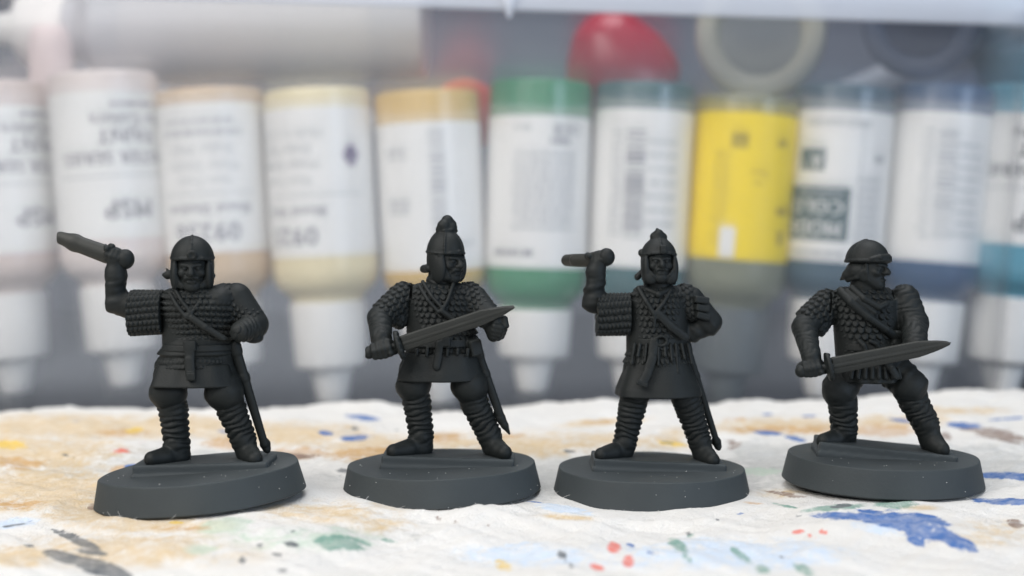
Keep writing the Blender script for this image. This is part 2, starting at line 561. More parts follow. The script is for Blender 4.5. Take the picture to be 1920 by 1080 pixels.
def side_shell(E, H, w=2.6, d=2.35, zt=1.3, zb=-1.9, front=.95, plate=2.0, ply=.75):
    k = H.k
    E.ell(H(0, -.2, .3), np.array([w, d, 3.3]) * k, H.R, .25, 'u', lambda x, y, z: np.maximum(np.maximum(y - front * k, z - (zt - .3) * k), (zb - .5) * k - z))
    for sx in (-1, 1):
        E.ell(H(sx * plate, ply, -.8), np.array([.62, 1.3, 1.95]) * k, H.R, .25)
        E.cap(H(sx * (plate - .05), ply + .75, .55), H(sx * (plate - .25), ply + .75, -1.1), .22 * k, .22 * k, .25)
        E.cap(H(sx * (plate - .25), ply + .75, -1.1), H(sx * (plate - .95), ply + .85, -2.1), .22 * k, .3 * k, .3)

# ---- figure one: right arm raised, round helmet
def fig_one(root, o, J, s, roll):
    tab(root, o, J, roll, (262, 867), (511, 861), 0, 0, 3.6)
    B = Sculpt(J(175, 900, -6.5), J(510, 430, 0) + [0, 6, 0], .12)
    # legs in bound leggings
    for (hip, knee, calf, ank, toe, heel, kr, ph) in (
        ((325, 690, .5), (316, 735, -.6), (325, 768, -.2), (332, 832, 0), (285, 860, -2.6), (340, 853, .2), 33, 0.3),
        ((412, 690, .5), (421, 735, -.8), (434, 768, -.3), (456, 822, .2), (478, 860, -2.4), (462, 848, .6), 35, 1.7)):
        h, kn, cf, an = J(*hip), J(*knee), J(*calf), J(*ank)
        B.cap(h, kn, 34 * s, kr * s, .5, 'u', folds(.10, ph, 1.0))
        B.ell(kn + [0, -.2, 0], [kr * s * 1.04, kr * s, kr * s * .95], None, .4)
        B.cap(kn, cf, 27 * s, 26 * s, .35, 'u', wraps(.78, .34, .3, ph))
        B.cap(cf, an, 26 * s, 23.5 * s, .3, 'u', wraps(.74, .34, .35, ph))
        boot(B, J(ank[0], ank[1] + 4, ank[2]), J(*toe), J(*heel), 1.45)
    # raised forearm and the far arm
    B.cap(J(216, 566, 0), J(217, 516, -.3), 21.5 * s, 19 * s, .3, 'u', folds(.10, 1.0, 1.3))
    B.cap(J(216, 566, 0), J(245, 575, 0), 21.5 * s, 24 * s, .4)
    B.cap(J(217, 517, -.3), J(217, 512, -.3), 21.5 * s, 21 * s, .12)
    B.cap(J(217, 512, -.3), J(218, 488, -.4), 16 * s, 17 * s, .3)
    fist(B, J(216, 480, -.4), J(190, 472, 0) - J(230, 486, 0), np.array([.25, -1, .2]), .40, .62, .40)
    B.cap(J(443, 560, .3), J(478, 608, -.2), 30 * s, 26 * s, .5)
    B.cap(J(474, 612, -.6), J(452, 622, -3.4), 24 * s, 19 * s, .35, 'u', wraps(.75, .22, .5, 2.0))
    B.ell(J(482, 612, -.6), [14 * s, 1.4, 22 * s], None, .3)
    B.ell(J(476, 634, -.8), [18 * s, 1.2, 10 * s], None, .25)
    # torso core and neck
    B.loft([(*J(372, 700)[:2], J(372, 700)[2], 4.3, 3.0), (*J(374, 560)[:2], J(374, 560)[2], 4.6, 3.0)], .4)
    H = Head(J(361, 502, -1.0), frame(9, -4, 0), 1.0)
    B.cap(H(0, -.4, -1.2), J(366, 560, .2), 1.7, 2.1, .4)
    face(B, H)
    emit(root, o, B, 'body')
    # mail coat
    M = Sculpt(J(225, 735, -5), J(505, 520, 0) + [0, 5, 0], .105)
    c = lambda px, py, w_, d_, dy=0: (*J(px, py, dy)[:2], J(px, py, dy)[2], w_ * s, d_)
    M.loft([c(380, 640, 64, 3.0), c(378, 610, 66, 3.3), c(373, 575, 70, 3.4, -.1), c(370, 550, 66, 2.9), c(368, 538, 45, 2.2)], .3, 'u', rows(.72, .33, .62))
    M.cap(J(425, 560, .2), J(470, 598, -.2), 27 * s, 25 * s, .5, 'u', mail(PW * .9, .66, .42))
    M.ell(J(415, 560, -.2), [30 * s, 2.6, 26 * s], None, .5)
    # hanging square sleeve of the raised arm
    a_, b_ = J(308, 585, .2), J(238, 587, 0)
    def sl(X, Y, Z):
        t = np.clip((a_[0] - X) / (a_[0] - b_[0]), 0, 1)
        cz = a_[2] + (b_[2] - a_[2]) * t; cy = a_[1]
        rz = (40 + 2.0 * t) * s; ry = 2.7
        y, z = Y - cy, Z - cz
        n = ((np.abs(y) / ry) ** 2.6 + (np.abs(z) / rz) ** 2.6) ** (1 / 2.6)
        ang = np.arctan2(z, -y)
        d = (n - 1) * ry * .95 - rows(.83, .30, .55, True)(X - b_[0], ang, 2.9)
        e = np.maximum(b_[0] - X + .12 * np.sin(ang * 9), X - a_[0])
        return np.maximum(d, e)
    M.put(np.minimum(a_, b_) - 3.2, np.maximum(a_, b_) + 3.2, sl, 'u', .15)
    emit(root, o, M, 'mail_coat')
    # skirt tiers: flaring folds over the belt, mail and hem
    K = Sculpt(J(272, 740, -5.5), J(460, 625, 0) + [0, 5.5, 0], .115)
    K.loft([c(366, 664, 74, 3.7), c(372, 648, 66, 3.3), c(376, 628, 61, 3.1)], .15, 'u', folds(.05, .4))
    K.loft([c(362, 688, 73, 3.8), c(366, 672, 68, 3.5), c(370, 655, 66, 3.2)], .12, 'u', rows(.8, .2, .5))
    emit(root, o, K, 'mail_skirt')
    T = Sculpt(J(270, 740, -5.8), J(462, 670, 0) + [0, 6, 0], .115)
    T.loft([c(366, 721, 84, 4.4), c(366, 708, 79, 4.1), c(366, 680, 69, 3.4)], .2, 'u',
           lambda t, a, r: .10 * np.sin(a * 7 + .5) * np.clip(t / 2.5, 0, 1) + .05 * np.sin(a * 13), 0, .2, 2.7)
    emit(root, o, T, 'tunic_hem')
    # belt with hanging tongue
    L = Sculpt(J(290, 730, -5.5), J(455, 635, 0) + [0, 5, 0], .11)
    L.loft([c(371, 656, 71, 3.65), c(373, 643, 69, 3.5)], .1, 'u', None, 0, .12)
    strap(L, [J(356, 650, -3.9), J(355, 676, -4.1), J(356, 704, -4.6)], .62, .26, (0, -1, 0))
    L.box(J(356, 648, -3.8), [.75, .3, .62], None, .15)
    L.box(J(358, 706, -4.6), [.55, .3, .5], None, .15)
    emit(root, o, L, 'belt')
    W = Sculpt(J(310, 640, -5), J(460, 540, 0) + [0, 2, 0], .11)
    for off in (-.28, .28):
        W.tube([J(324, 547, -2.2 + off * .1) + [off, 0, off], J(336, 568, -3.3) + [off, 0, off], J(353, 590, -3.6) + [off, 0, off]], .26, .06)
    W.tube([J(379, 556, -2.6), J(370, 572, -3.3), J(356, 590, -3.6)], .24, .06)
    W.ell(J(355, 592, -3.5), [.5, .35, .55])
    W.tube([J(360, 596, -3.6), J(385, 614, -3.7), J(420, 636, -3.2)], .42, .1)
    emit(root, o, W, 'baldric')
    # helmet
    E = Sculpt(H.c - 4.6, H.c + 5, .1)
    helmet_bowl(E, H, (2.62, 2.60, 2.95), .95, 1.2, .09, ridge=.10)
    side_shell(E, H)
    E.tube([H(-2.2, 1.0, .9), H(-1.3, 2.15, 1.3), H(0, 2.5, 1.4), H(1.3, 2.15, 1.3), H(2.2, 1.0, .9)], .15, .15)
    E.ell(H(.15, 2.5, 1.75), [.6, .32, .6], H.R, .1)
    E.ell(H(.15, 2.78, 1.75), [.32, .2, .32], H.R, .05, 's')
    for sx in (-1, 1):
        E.ell(H(sx * 1.1, 1.25, -2.0), [.6, .6, .5], H.R, .3)
    E.tube([H(-2.3, -.6, -.9), H(-3.1, -1.0, -1.0), H(-3.55, -1.1, -.95)], [.55, .45, .2], .2)
    E.cap(H(-2.9, -1.0, -.55), H(-3.2, -1.0, -.2), .25, .1, .15)
    E.tube([H(-2.2, -1.2, -1.1), H(0, -2.8, -1.2), H(2.2, -1.2, -1.1)], .45, .2)
    emit(root, o, E, 'helmet')
    # sword
    q = thing_part('sword', root)
    g = unit(J(102, 442, .5) - J(235, 487, -.4))
    S = Sculpt(J(92, 510, -3), J(250, 430, 0) + [0, 3, 0], .1)
    S.tube([J(200, 477, -.3), J(140, 455, .1), J(114, 446, .3)], [17 * s, 15.5 * s, 12 * s], .5, 'u', ((0, 1, 0), 1.35))
    emit(root, o, S, 'blade', BLADEM, q)
    S = Sculpt(J(180, 520, -3), J(255, 450, 0) + [0, 3, 0], .1)
    S.cap(J(200, 476, -.3), J(232, 486, -.4), .42, .42)
    S.ell(J(235, 486, -.4), [17 * s, 1.1, 19 * s])
    S.cap(J(210, 463, -.9), J(208, 462, 0), .42, .4)
    emit(root, o, S, 'grip', None, q)
    scab(root, o, J, s, (440, 650), (497, 832), (502, 847), .68, .5, 10)

def thing_part(name, root):
    q = bpy.data.objects.new(name, None); C.objects.link(q); q.parent = root; q.empty_display_size = .003
    return q

def scab(root, o, J, s, a, b, t, ra, rb, ch, sharp=False, dy=(-.6, 1.2)):
    q = thing_part('scabbard', root)
    A, Bp, T = J(*a, dy[0]), J(*b, dy[1]), J(*t, dy[1])
    S = Sculpt(np.minimum(A, T) - 2, np.maximum(A, T) + 2, .1)
    S.cap(A, Bp, ra, rb, .1, 'u', None, ((0, 1, 0), 1.3))
    S.cap(A, A + (Bp - A) * .05, ra * 1.25, ra * 1.2, .08, 'u', None, ((0, 1, 0), 1.2))
    S.cap(A + (Bp - A) * .3, A + (Bp - A) * .325, ra * 1.08, ra * 1.08, .06)
    emit(root, o, S, 'sheath', None, q)
    S = Sculpt(np.minimum(Bp, T) - 2, np.maximum(Bp, T) + 2, .09)
    if sharp:
        L = T - Bp
        S.tube([Bp - L * .6, Bp - L * .2, Bp + L * .4, T], [ch * s * .8, ch * s, ch * s * .75, .16], .15)
    else:
        S.tube([Bp + (Bp - T) * .3, Bp, T + (Bp - T) * .3, T], [ch * s * .8, ch * s, ch * s * .75, .2], .15)
    emit(root, o, S, 'chape', None, q)

# ---- figure two: plumed helmet, sword across the body
def fig_two(root, o, J, s, roll):
    tab(root, o, J, roll, (720, 849), (964, 857), 0, 0, 3.6)
    B = Sculpt(J(676, 900, -8), J(975, 395, 0) + [0, 5.5, 0], .12)
    for (hip, knee, calf, ank, toe, heel, kr, ph) in (
        ((785, 680, .6), (775, 722, -.6), (782, 756, -.2), (790, 816, 0), (738, 846, -2.6), (796, 838, .2), 31, .9),
        ((868, 680, .6), (880, 722, -.9), (890, 757, -.3), (917, 814, .2), (946, 848, -2.4), (922, 838, .4), 33, 2.2)):
        h, kn, cf, an = J(*hip), J(*knee), J(*calf), J(*ank)
        B.cap(h, kn, 33 * s, kr * s, .5, 'u', folds(.10, ph, 1.0))
        B.ell(kn + [0, -.2, 0], [kr * s * 1.03, kr * s, kr * s], None, .4)
        B.cap(kn, cf, 26 * s, 25 * s, .35, 'u', wraps(.76, .34, .3, ph))
        B.cap(cf, an, 25 * s, 22.5 * s, .3, 'u', wraps(.74, .34, .35, ph))
        boot(B, J(ank[0], ank[1] + 4, ank[2]), J(*toe), J(*heel), 1.45)
    # sword arm
    B.cap(J(748, 560, 0), J(712, 597, -2.0), 24 * s, 23 * s, .4)
    B.cap(J(712, 596, -2), J(715, 634, -5), 22 * s, 19 * s, .3, 'u', wraps(.85, .16, .2, .5, n=.4))
    B.cap(J(715, 634, -5), J(717, 645, -5.4), 17 * s, 17 * s, .3)
    fist(B, J(716, 655, -5.8), J(753, 645, 0) - J(694, 660, 0), np.array([-.1, -1, -.35]), .42, .80, .44)
    # far arm with its fist under the blade
    B.cap(J(890, 560, 0), J(921, 600, -2.0), 25 * s, 22 * s, .4)
    B.cap(J(921, 598, -2.0), J(926, 614, -4.4), 21 * s, 18 * s, .3)
    fist(B, J(932, 618, -4.9), np.array([.2, -.4, .9]), np.array([.75, -.7, -.1]), .38, .66, .42)
    B.loft([(*J(826, 700)[:2], J(826, 700)[2], 4.3, 3.0), (*J(826, 560)[:2], J(826, 560)[2], 4.4, 2.9)], .4)
    H = Head(J(836, 490, -.6), frame(46, -2, 0), .98)
    B.cap(H(0, -.3, -1.2), J(823, 548, .2), 1.7, 2.1, .4, 'u', wraps(.6, .12, .3, 1))
    face(B, H)
    emit(root, o, B, 'body')
    M = Sculpt(J(682, 690, -5.5), J(950, 512, 0) + [0, 5, 0], .105)
    c = lambda px, py, w_, d_, dy=0: (*J(px, py, dy)[:2], J(px, py, dy)[2], w_ * s, d_)
    M.loft([c(832, 664, 66, 3.3), c(833, 640, 62, 3.0), c(831, 600, 60, 3.2), c(827, 565, 62, 3.2), c(824, 545, 58, 2.8), c(823, 530, 40, 2.1)], .3, 'u', mail(PW, .74, .35))
    M.cap(J(880, 555, .1), J(916, 594, -1.4), 26 * s, 23 * s, .5, 'u', mail(PW, .72, .35))
    M.cap(J(757, 556, .1), J(722, 588, -1.4), 27 * s, 25.5 * s, .3, 'u', mail(.86, .80, .36))
    M.cap(J(760, 575, .1), J(748, 600, -.6), 18 * s, 17 * s, .4, 'u', mail(.86, .80, .2))
    # the joint where the arm was glued on
    M.box(J(769, 565, -2.0), [.13, 2.0, 2.3], frame(0, 0, 3), .05, .08, 's')
    emit(root, o, M, 'mail_coat')
    K = Sculpt(J(735, 740, -6), J(920, 630, 0) + [0, 5.5, 0], .115)
    K.loft([c(825, 711, 80, 4.3), c(825, 696, 78, 4.1), c(828, 660, 66, 3.3)], .2, 'u',
           lambda t, a, r: .12 * np.sin(a * 6 + 1.0) * np.clip(t / 2.5, 0, 1) + .05 * np.sin(a * 11 + 1), 0, .2, 2.7)
    emit(root, o, K, 'tunic_skirt')
    L = Sculpt(J(745, 715, -6), J(915, 620, 0) + [0, 5, 0], .11)
    L.loft([c(830, 648, 67, 3.5), c(831, 634, 65, 3.35)], .1, 'u', None, 0, .12)
    strap(L, [J(824, 644, -3.7), J(822, 668, -3.9), J(818, 688, -4.4)], .5, .24, (0, -1, 0))
    L.box(J(836, 641, -3.6), [.6, .3, .62], None, .2)
    for i in range(6):
        x = 782 + i * 19
        L.cap(J(x, 656, -3.5 + abs(i - 2.5) * .12), J(x - 1, 664 + 3 * (i % 2), -3.65 + abs(i - 2.5) * .14), .26, .2, .15)
    L.box(J(890, 652, -2.2), [.85, .8, 1.1], frame(25, 0, -12), .35)
    emit(root, o, L, 'belt')
    W = Sculpt(J(780, 615, -5), J(905, 520, 0) + [0, 2, 0], .11)
    for off in (-.22, .25):
        W.tube([J(789, 532, -1.7) + [off, 0, off], J(806, 560, -3.3) + [off, 0, off], J(826, 582, -3.7) + [off, 0, off]], .25, .06)
    W.tube([J(850, 532, -2.3), J(840, 562, -3.4), J(829, 582, -3.7)], .24, .06)
    W.tube([J(828, 583, -3.7), J(850, 600, -3.6)], .35, .06)
    emit(root, o, W, 'baldric')
    E = Sculpt(H.c - 4.8, H.c + [5, 5, 6.6], .1)
    helmet_bowl(E, H, (2.45, 2.58, 3.3), .9, 1.15, .10, tilt=-.02)
    E.tube([H(-2.1, 1.0, .9), H(-1.2, 2.1, 1.2), H(0, 2.5, 1.4), H(1.2, 2.1, 1.2), H(2.1, 1.0, .9)], .15, .15)
    E.cap(H(0, -.2, 2.6), H(0, -.2, 4.0), 1.75, .95, .4)
    side_shell(E, H, 2.45, 2.3, 1.3, -1.2, .7, 1.85, .55)
    # brow band and cap seams
    for a_ in (-50, 20):
        ra_ = math.radians(a_)
        E.tube([H(2.45 * math.cos(t_) * math.sin(ra_), -.1 + 2.75 * math.cos(t_) * math.cos(ra_), .9 + 3.25 * math.sin(t_)) for t_ in np.linspace(.1, 1.25, 9)], .12, .1)
    knob(E, H, [(0, -.2, 4.3, 1), (.5, .2, 4.7, .8), (-.5, 0, 4.6, .85), (.1, 0, 5.2, .8), (.8, .3, 4.3, .6), (-.75, -.3, 4.1, .65), (.35, .5, 4.4, .7)], 1.0)
    E.tube([H(.9, .9, 4.0), H(0, 1.0, 4.15), H(-.9, .6, 4.0), H(-1.1, -.4, 3.9)], .22, .08)
    E.tube([H(-2.1, -1.0, -.95), H(-1.2, -2.5, -1.05), H(0, -3.15, -1.1), H(1.2, -2.6, -1.05), H(2.1, -1.0, -.95)], [.45, .5, .5, .5, .45], .2)
    E.cap(H(-1.7, -1.6, -1.0), H(-1.5, -2.6, -1.1), .5, .5, .2)
    for sx in (-1, 1):
        E.ell(H(sx * 1.72, .65, -.85), [.38, .95, 1.75], H.R, .2)
        E.tube([H(sx * 1.75, 1.25, .3), H(sx * 1.5, 1.55, -.9), H(sx * .9, 1.85, -2.1)], .2, .12)
        E.ell(H(sx * 1.1, 1.25, -1.95), [.5, .7, .55], H.R, .25)
    emit(root, o, E, 'helmet')
    sw = thing_part('sword', root)
    S = Sculpt(J(735, 680, -9), J(975, 560, 0) + [0, 1, 0], .1)
    blade(S, J(754, 644, -6.2), J(965, 575, -6.0), 14.5 * s, .42, (0, -.25, 1), 4.2)
    emit(root, o, S, 'blade', BLADEM, sw)
    S = Sculpt(J(680, 690, -9), J(770, 615, 0) + [0, 1, 0], .1)
    g = unit(J(965, 575, -6) - J(754, 644, -6.2))
    S.cap(J(752, 645, -6.1), J(692, 662, -5.8), .42, .42)
    guard(S, J(748, 647, -6.1), g, 25 * s, 9)
    S.ell(J(692, 661, -5.8), [.75, .8, .8])
    emit(root, o, S, 'hilt', None, sw)
    scab(root, o, J, s, (896, 660), (941, 788), (955, 813), .60, .55, 9.5, True, (-1.0, -.2))

def guard(S, c, g, r, n):
    """oval hand guard with a beaded edge"""
    v = unit(np.array([0, -1.0, .15]) - np.dot([0, -1.0, .15], g) * g); u = np.cross(g, v)
    R = np.stack([g, v, u], 1)
    S.ell(c, [.5, r * .62, r], R, .1)
    ring = []
    for i in range(25):
        a = 2 * math.pi * i / 24
        ring.append(c + v * math.cos(a) * r * .6 + u * math.sin(a) * r * .95)
    S.tube(ring, .27, .08)
    for i in range(0, 24, 2):
        S.ell(ring[i] + g * .15, [.26] * 3, None, .05)

# ---- figure three: right arm raised, hanging belt, cheek guards open
def fig_three(root, o, J, s, roll):
    tab(root, o, J, roll, (1111, 855), (1355, 866), 0, 0, 3.6)
    B = Sculpt(J(1085, 905, -7), J(1365, 425, 0) + [0, 5.5, 0], .12)
    for (hip, knee, calf, ank, toe, heel, kr, ph) in (
        ((1198, 690, .6), (1190, 742, -.3), (1185, 765, 0), (1172, 828, 0), (1128, 852, -2.6), (1172, 845, .2), 26, .2),
        ((1272, 690, .6), (1286, 746, -.6), (1293, 768, -.3), (1312, 826, .2), (1336, 862, -2.6), (1316, 850, .4), 27, 1.1)):
        h, kn, cf, an = J(*hip), J(*knee), J(*calf), J(*ank)
        B.cap(h, kn, 30 * s, kr * s, .5, 'u', folds(.06, ph, .8))
        B.cap(kn, cf, 25.5 * s, 24.5 * s, .35, 'u', wraps(.72, .32, .3, ph))
        B.cap(cf, an, 24.5 * s, 21 * s, .3, 'u', wraps(.70, .32, .35, ph))
        boot(B, J(ank[0], ank[1] + 4, ank[2]), J(*toe), J(*heel), 1.42)
    B.cap(J(1113, 565, 0), J(1117, 515, -.3), 21 * s, 17.5 * s, .3, 'u', folds(.10, 2.0, 1.3))
    B.cap(J(1113, 566, 0), J(1130, 568, 0), 20.5 * s, 20 * s, .4)
    B.cap(J(1117, 514, -.3), J(1117, 509, -.3), 19 * s, 19 * s, .12)
    B.cap(J(1118, 509, -.3), J(1122, 494, -.3), 14 * s, 16 * s, .3)
    fist(B, J(1125, 485, -.2), J(1090, 487, 1.5) - J(1140, 481, -.5), np.array([.2, -1, .15]), .38, .62, .40)
    # far arm bent behind the hip
    B.cap(J(1296, 560, .2), J(1332, 604, .5), 23 * s, 22 * s, .4)
    B.cap(J(1328, 606, .2), J(1294, 624, .6), 23 * s, 20 * s, .4, 'u', folds(.09, .4, 1.2))
    B.loft([(*J(1232, 700)[:2], J(1232, 700)[2], 4.0, 2.9), (*J(1232, 560)[:2], J(1232, 560)[2], 4.0, 2.8)], .4)
    H = Head(J(1235, 494, -.9), frame(4, 5, 0), .92)
    B.cap(H(0, -.4, -1.2), J(1234, 552, 0), 1.55, 2.2, .4)
    B.tube([J(1212, 543, -1.6), J(1235, 552, -2.9), J(1256, 542, -1.8)], .4, .2)
    face(B, H)
    emit(root, o, B, 'body')
    M = Sculpt(J(1105, 660, -5), J(1345, 525, 0) + [0, 5, 0], .105)
    c = lambda px, py, w_, d_, dy=0: (*J(px, py, dy)[:2], J(px, py, dy)[2], w_ * s, d_)
    M.loft([c(1231, 642, 49, 2.9), c(1231, 610, 50, 3.0), c(1232, 570, 52, 3.1), c(1233, 550, 50, 2.7), c(1233, 535, 36, 2.0)], .3, 'u', mail(.70, .76, .33))
    M.cap(J(1284, 556, .1), J(1296, 580, 0), 24 * s, 23 * s, .4, 'u', mail(.7, .7, .24))
    a_, b_ = J(1181, 589, .2), J(1119, 590, 0)
    def sl(X, Y, Z):
        t = np.clip((a_[0] - X) / (a_[0] - b_[0]), 0, 1)
        cz = a_[2] + (b_[2] - a_[2]) * t
        rz = 38.5 * s; ry = 2.7
        y, z = Y - a_[1], Z - cz
        n = ((np.abs(y) / ry) ** 2.8 + (np.abs(z) / rz) ** 2.8) ** (1 / 2.8)
        ang = np.arctan2(z, -y)
        d = (n - 1) * ry * .95 - rows(.98, .33, .50, True)(X - b_[0], ang, 2.9)
        e = np.maximum(b_[0] - X + .12 * np.sin(ang * 9), X - a_[0])
        return np.maximum(d, e)
    M.put(np.minimum(a_, b_) - 3.2, np.maximum(a_, b_) + 3.2, sl, 'u', .12)
    emit(root, o, M, 'mail_coat')
    # square leather flaps at the shoulder
    for i, (x, y, a) in enumerate(((1312, 562, 8), (1314, 577, 10), (1315, 592, 14))):
        S = Sculpt(J(x, y, -1.2) - 2.6, J(x, y, -1.2) + 2.6, .1)
        S.box(J(x, y, -1.2), [14 * s, 1.1, 6.6 * s], frame(12, 0, a), .2)
        emit(root, o, S, 'shoulder_flap')
    K = Sculpt(J(1140, 760, -5.8), J(1325, 625, 0) + [0, 5.5, 0], .115)
    K.loft([c(1234, 741, 80, 4.4), c(1234, 728, 78, 4.2), c(1233, 690, 62, 3.5), c(1231, 640, 48, 2.9)], .2, 'u',
           lambda t, a, r: .10 * np.sin(a * 6 + .3) * np.clip((t - 2) / 3, 0, 1), 0, .2, 2.5)
    emit(root, o, K, 'tunic_skirt')
    P_ = Sculpt(J(1150, 715, -5.4), J(1315, 632, 0) + [0, 5, 0], .105)
    P_.loft([c(1232, 684, 64, 3.6), c(1231, 642, 51, 3.05)], .1, 'u', mail(.60, .9, .30))
    for i, (x, y1) in enumerate(((1190, 690), (1200, 676), (1212, 686), (1222, 674), (1234, 692), (1246, 676), (1257, 684), (1267, 707), (1278, 680), (1290, 690))):
        sx_ = abs(x - 1233) / 60
        dy0 = -3.5 + 1.6 * sx_ ** 2; dy1 = -4.0 + 1.7 * sx_ ** 2
        P_.cap(J(x, 646, dy0 + .3), J(x + (x - 1233) * .12, y1 - 9, dy1 + .3), .24, .17, .14)
        P_.ell(J(x + (x - 1233) * .12, y1 - 9, dy1 + .3), [.22, .2, .3], None, .1)
    emit(root, o, P_, 'fringe')
    L = Sculpt(J(1170, 740, -6), J(1295, 620, 0) + [0, 5, 0], .105)
    L.loft([c(1231, 645, 52, 3.25), c(1231, 632, 51, 3.15)], .1, 'u', None, 0, .12)
    ring = [J(1240 + 11 * math.cos(t_), 639 + 9 * math.sin(t_), -3.4) for t_ in np.linspace(0, 2 * math.pi, 13)]
    L.tube(ring, .2, .05)
    strap(L, [J(1226, 640, -3.3), J(1223, 672, -3.9), J(1214, 700, -4.3), J(1206, 716, -4.6)], .62, .26, (0, -1, .1))
    L.box(J(1204, 720, -4.7), [.75, .3, .3], frame(0, 0, 20), .12)
    emit(root, o, L, 'belt')
    W = Sculpt(J(1180, 640, -5), J(1300, 530, 0) + [0, 2, 0], .105)
    W.tube([J(1197, 540, -1.8), J(1212, 566, -3.1), J(1226, 588, -3.5)], .32, .06)
    W.tube([J(1258, 544, -2.2), J(1244, 568, -3.2), J(1228, 588, -3.5)], .26, .06)
    W.cap(J(1227, 588, -3.5), J(1227, 612, -3.5), .28, .2, .06)
    W.cap(J(1221, 596, -3.45), J(1233, 596, -3.45), .2, .2, .06)
    strap(W, [J(1236, 590, -3.45), J(1258, 612, -3.3), J(1284, 632, -2.4)], .55, .28, (.1, -1, 0))
    emit(root, o, W, 'baldric')
    E = Sculpt(H.c - 4.4, H.c + [4.4, 4.4, 5.6], .1)
    helmet_bowl(E, H, (2.55, 2.58, 2.9), .75, 1.2, .09, ridge=.10)
    E.cap(H(0, 0, 2.8), H(0, 0, 3.5), 1.2, .7, .5)
    side_shell(E, H, 2.5, 2.3, 1.3, -2.0, .8, 2.0, .7)
    E.tube([H(-2.1, 1.0, .9), H(-1.2, 2.1, 1.3), H(0, 2.45, 1.4), H(1.2, 2.1, 1.3), H(2.1, 1.0, .9)], .14, .15)
    knob(E, H, [(0, 0, 3.8, .85), (-.55, 0, 3.75, .6), (.6, 0, 3.65, .6), (0, .3, 4.2, .55)], 1.0)
    E.cap(H(-.1, 0, 4.2), H(-.15, 0, 4.75), .3, .22, .1)
    E.box(H(.25, 2.5, 1.75), [.42, .3, .55], H.R, .15)
    E.ell(H(-2.45, 0, 1.5), [.4, .4, .5], H.R, .15)
    E.tube([H(-2.0, -1.3, -1.0), H(-2.8, -1.2, -1.8), H(-2.9, -1.1, -1.95)], [.4, .4, .3], .2)
    for sx in (-1, 1):
        E.ell(H(sx * 2.0, .75, -1.0), [.42, 1.1, 1.9], H.R, .2)
        E.ell(H(sx * 1.35, 1.55, -2.1), [.85, .5, .8], H.R, .3)
        E.tube([H(sx * 1.95, 1.5, .5), H(sx * 1.85, 1.7, -.9), H(sx * 1.1, 2.0, -1.75), H(sx * .55, 2.0, -2.2)], .2, .12)
    emit(root, o, E, 'helmet')
    sw = thing_part('sword', root)
    S = Sculpt(J(1040, 515, -3), J(1150, 460, 0) + [0, 9, 0], .1)
    S.tube([J(1114, 488, .3), J(1080, 488, 3.2), J(1063, 488, 5.5)], [13 * s, 12.5 * s, 11.5 * s], .3, 'u', ((0, 1, 0), 1.25))
    emit(root, o, S, 'blade', BLADEM, sw)
    S = Sculpt(J(1095, 515, -4), J(1158, 455, 0) + [0, 4, 0], .1)
    S.cap(J(1112, 488, .5), J(1138, 482, -.5), .42, .42)
    S.ell(J(1137, 482, -.6), [16 * s, 1.1, 17 * s])
    emit(root, o, S, 'hilt', None, sw)
    scab(root, o, J, s, (1287, 648), (1343, 828), (1348, 842), .52, .42, 9)

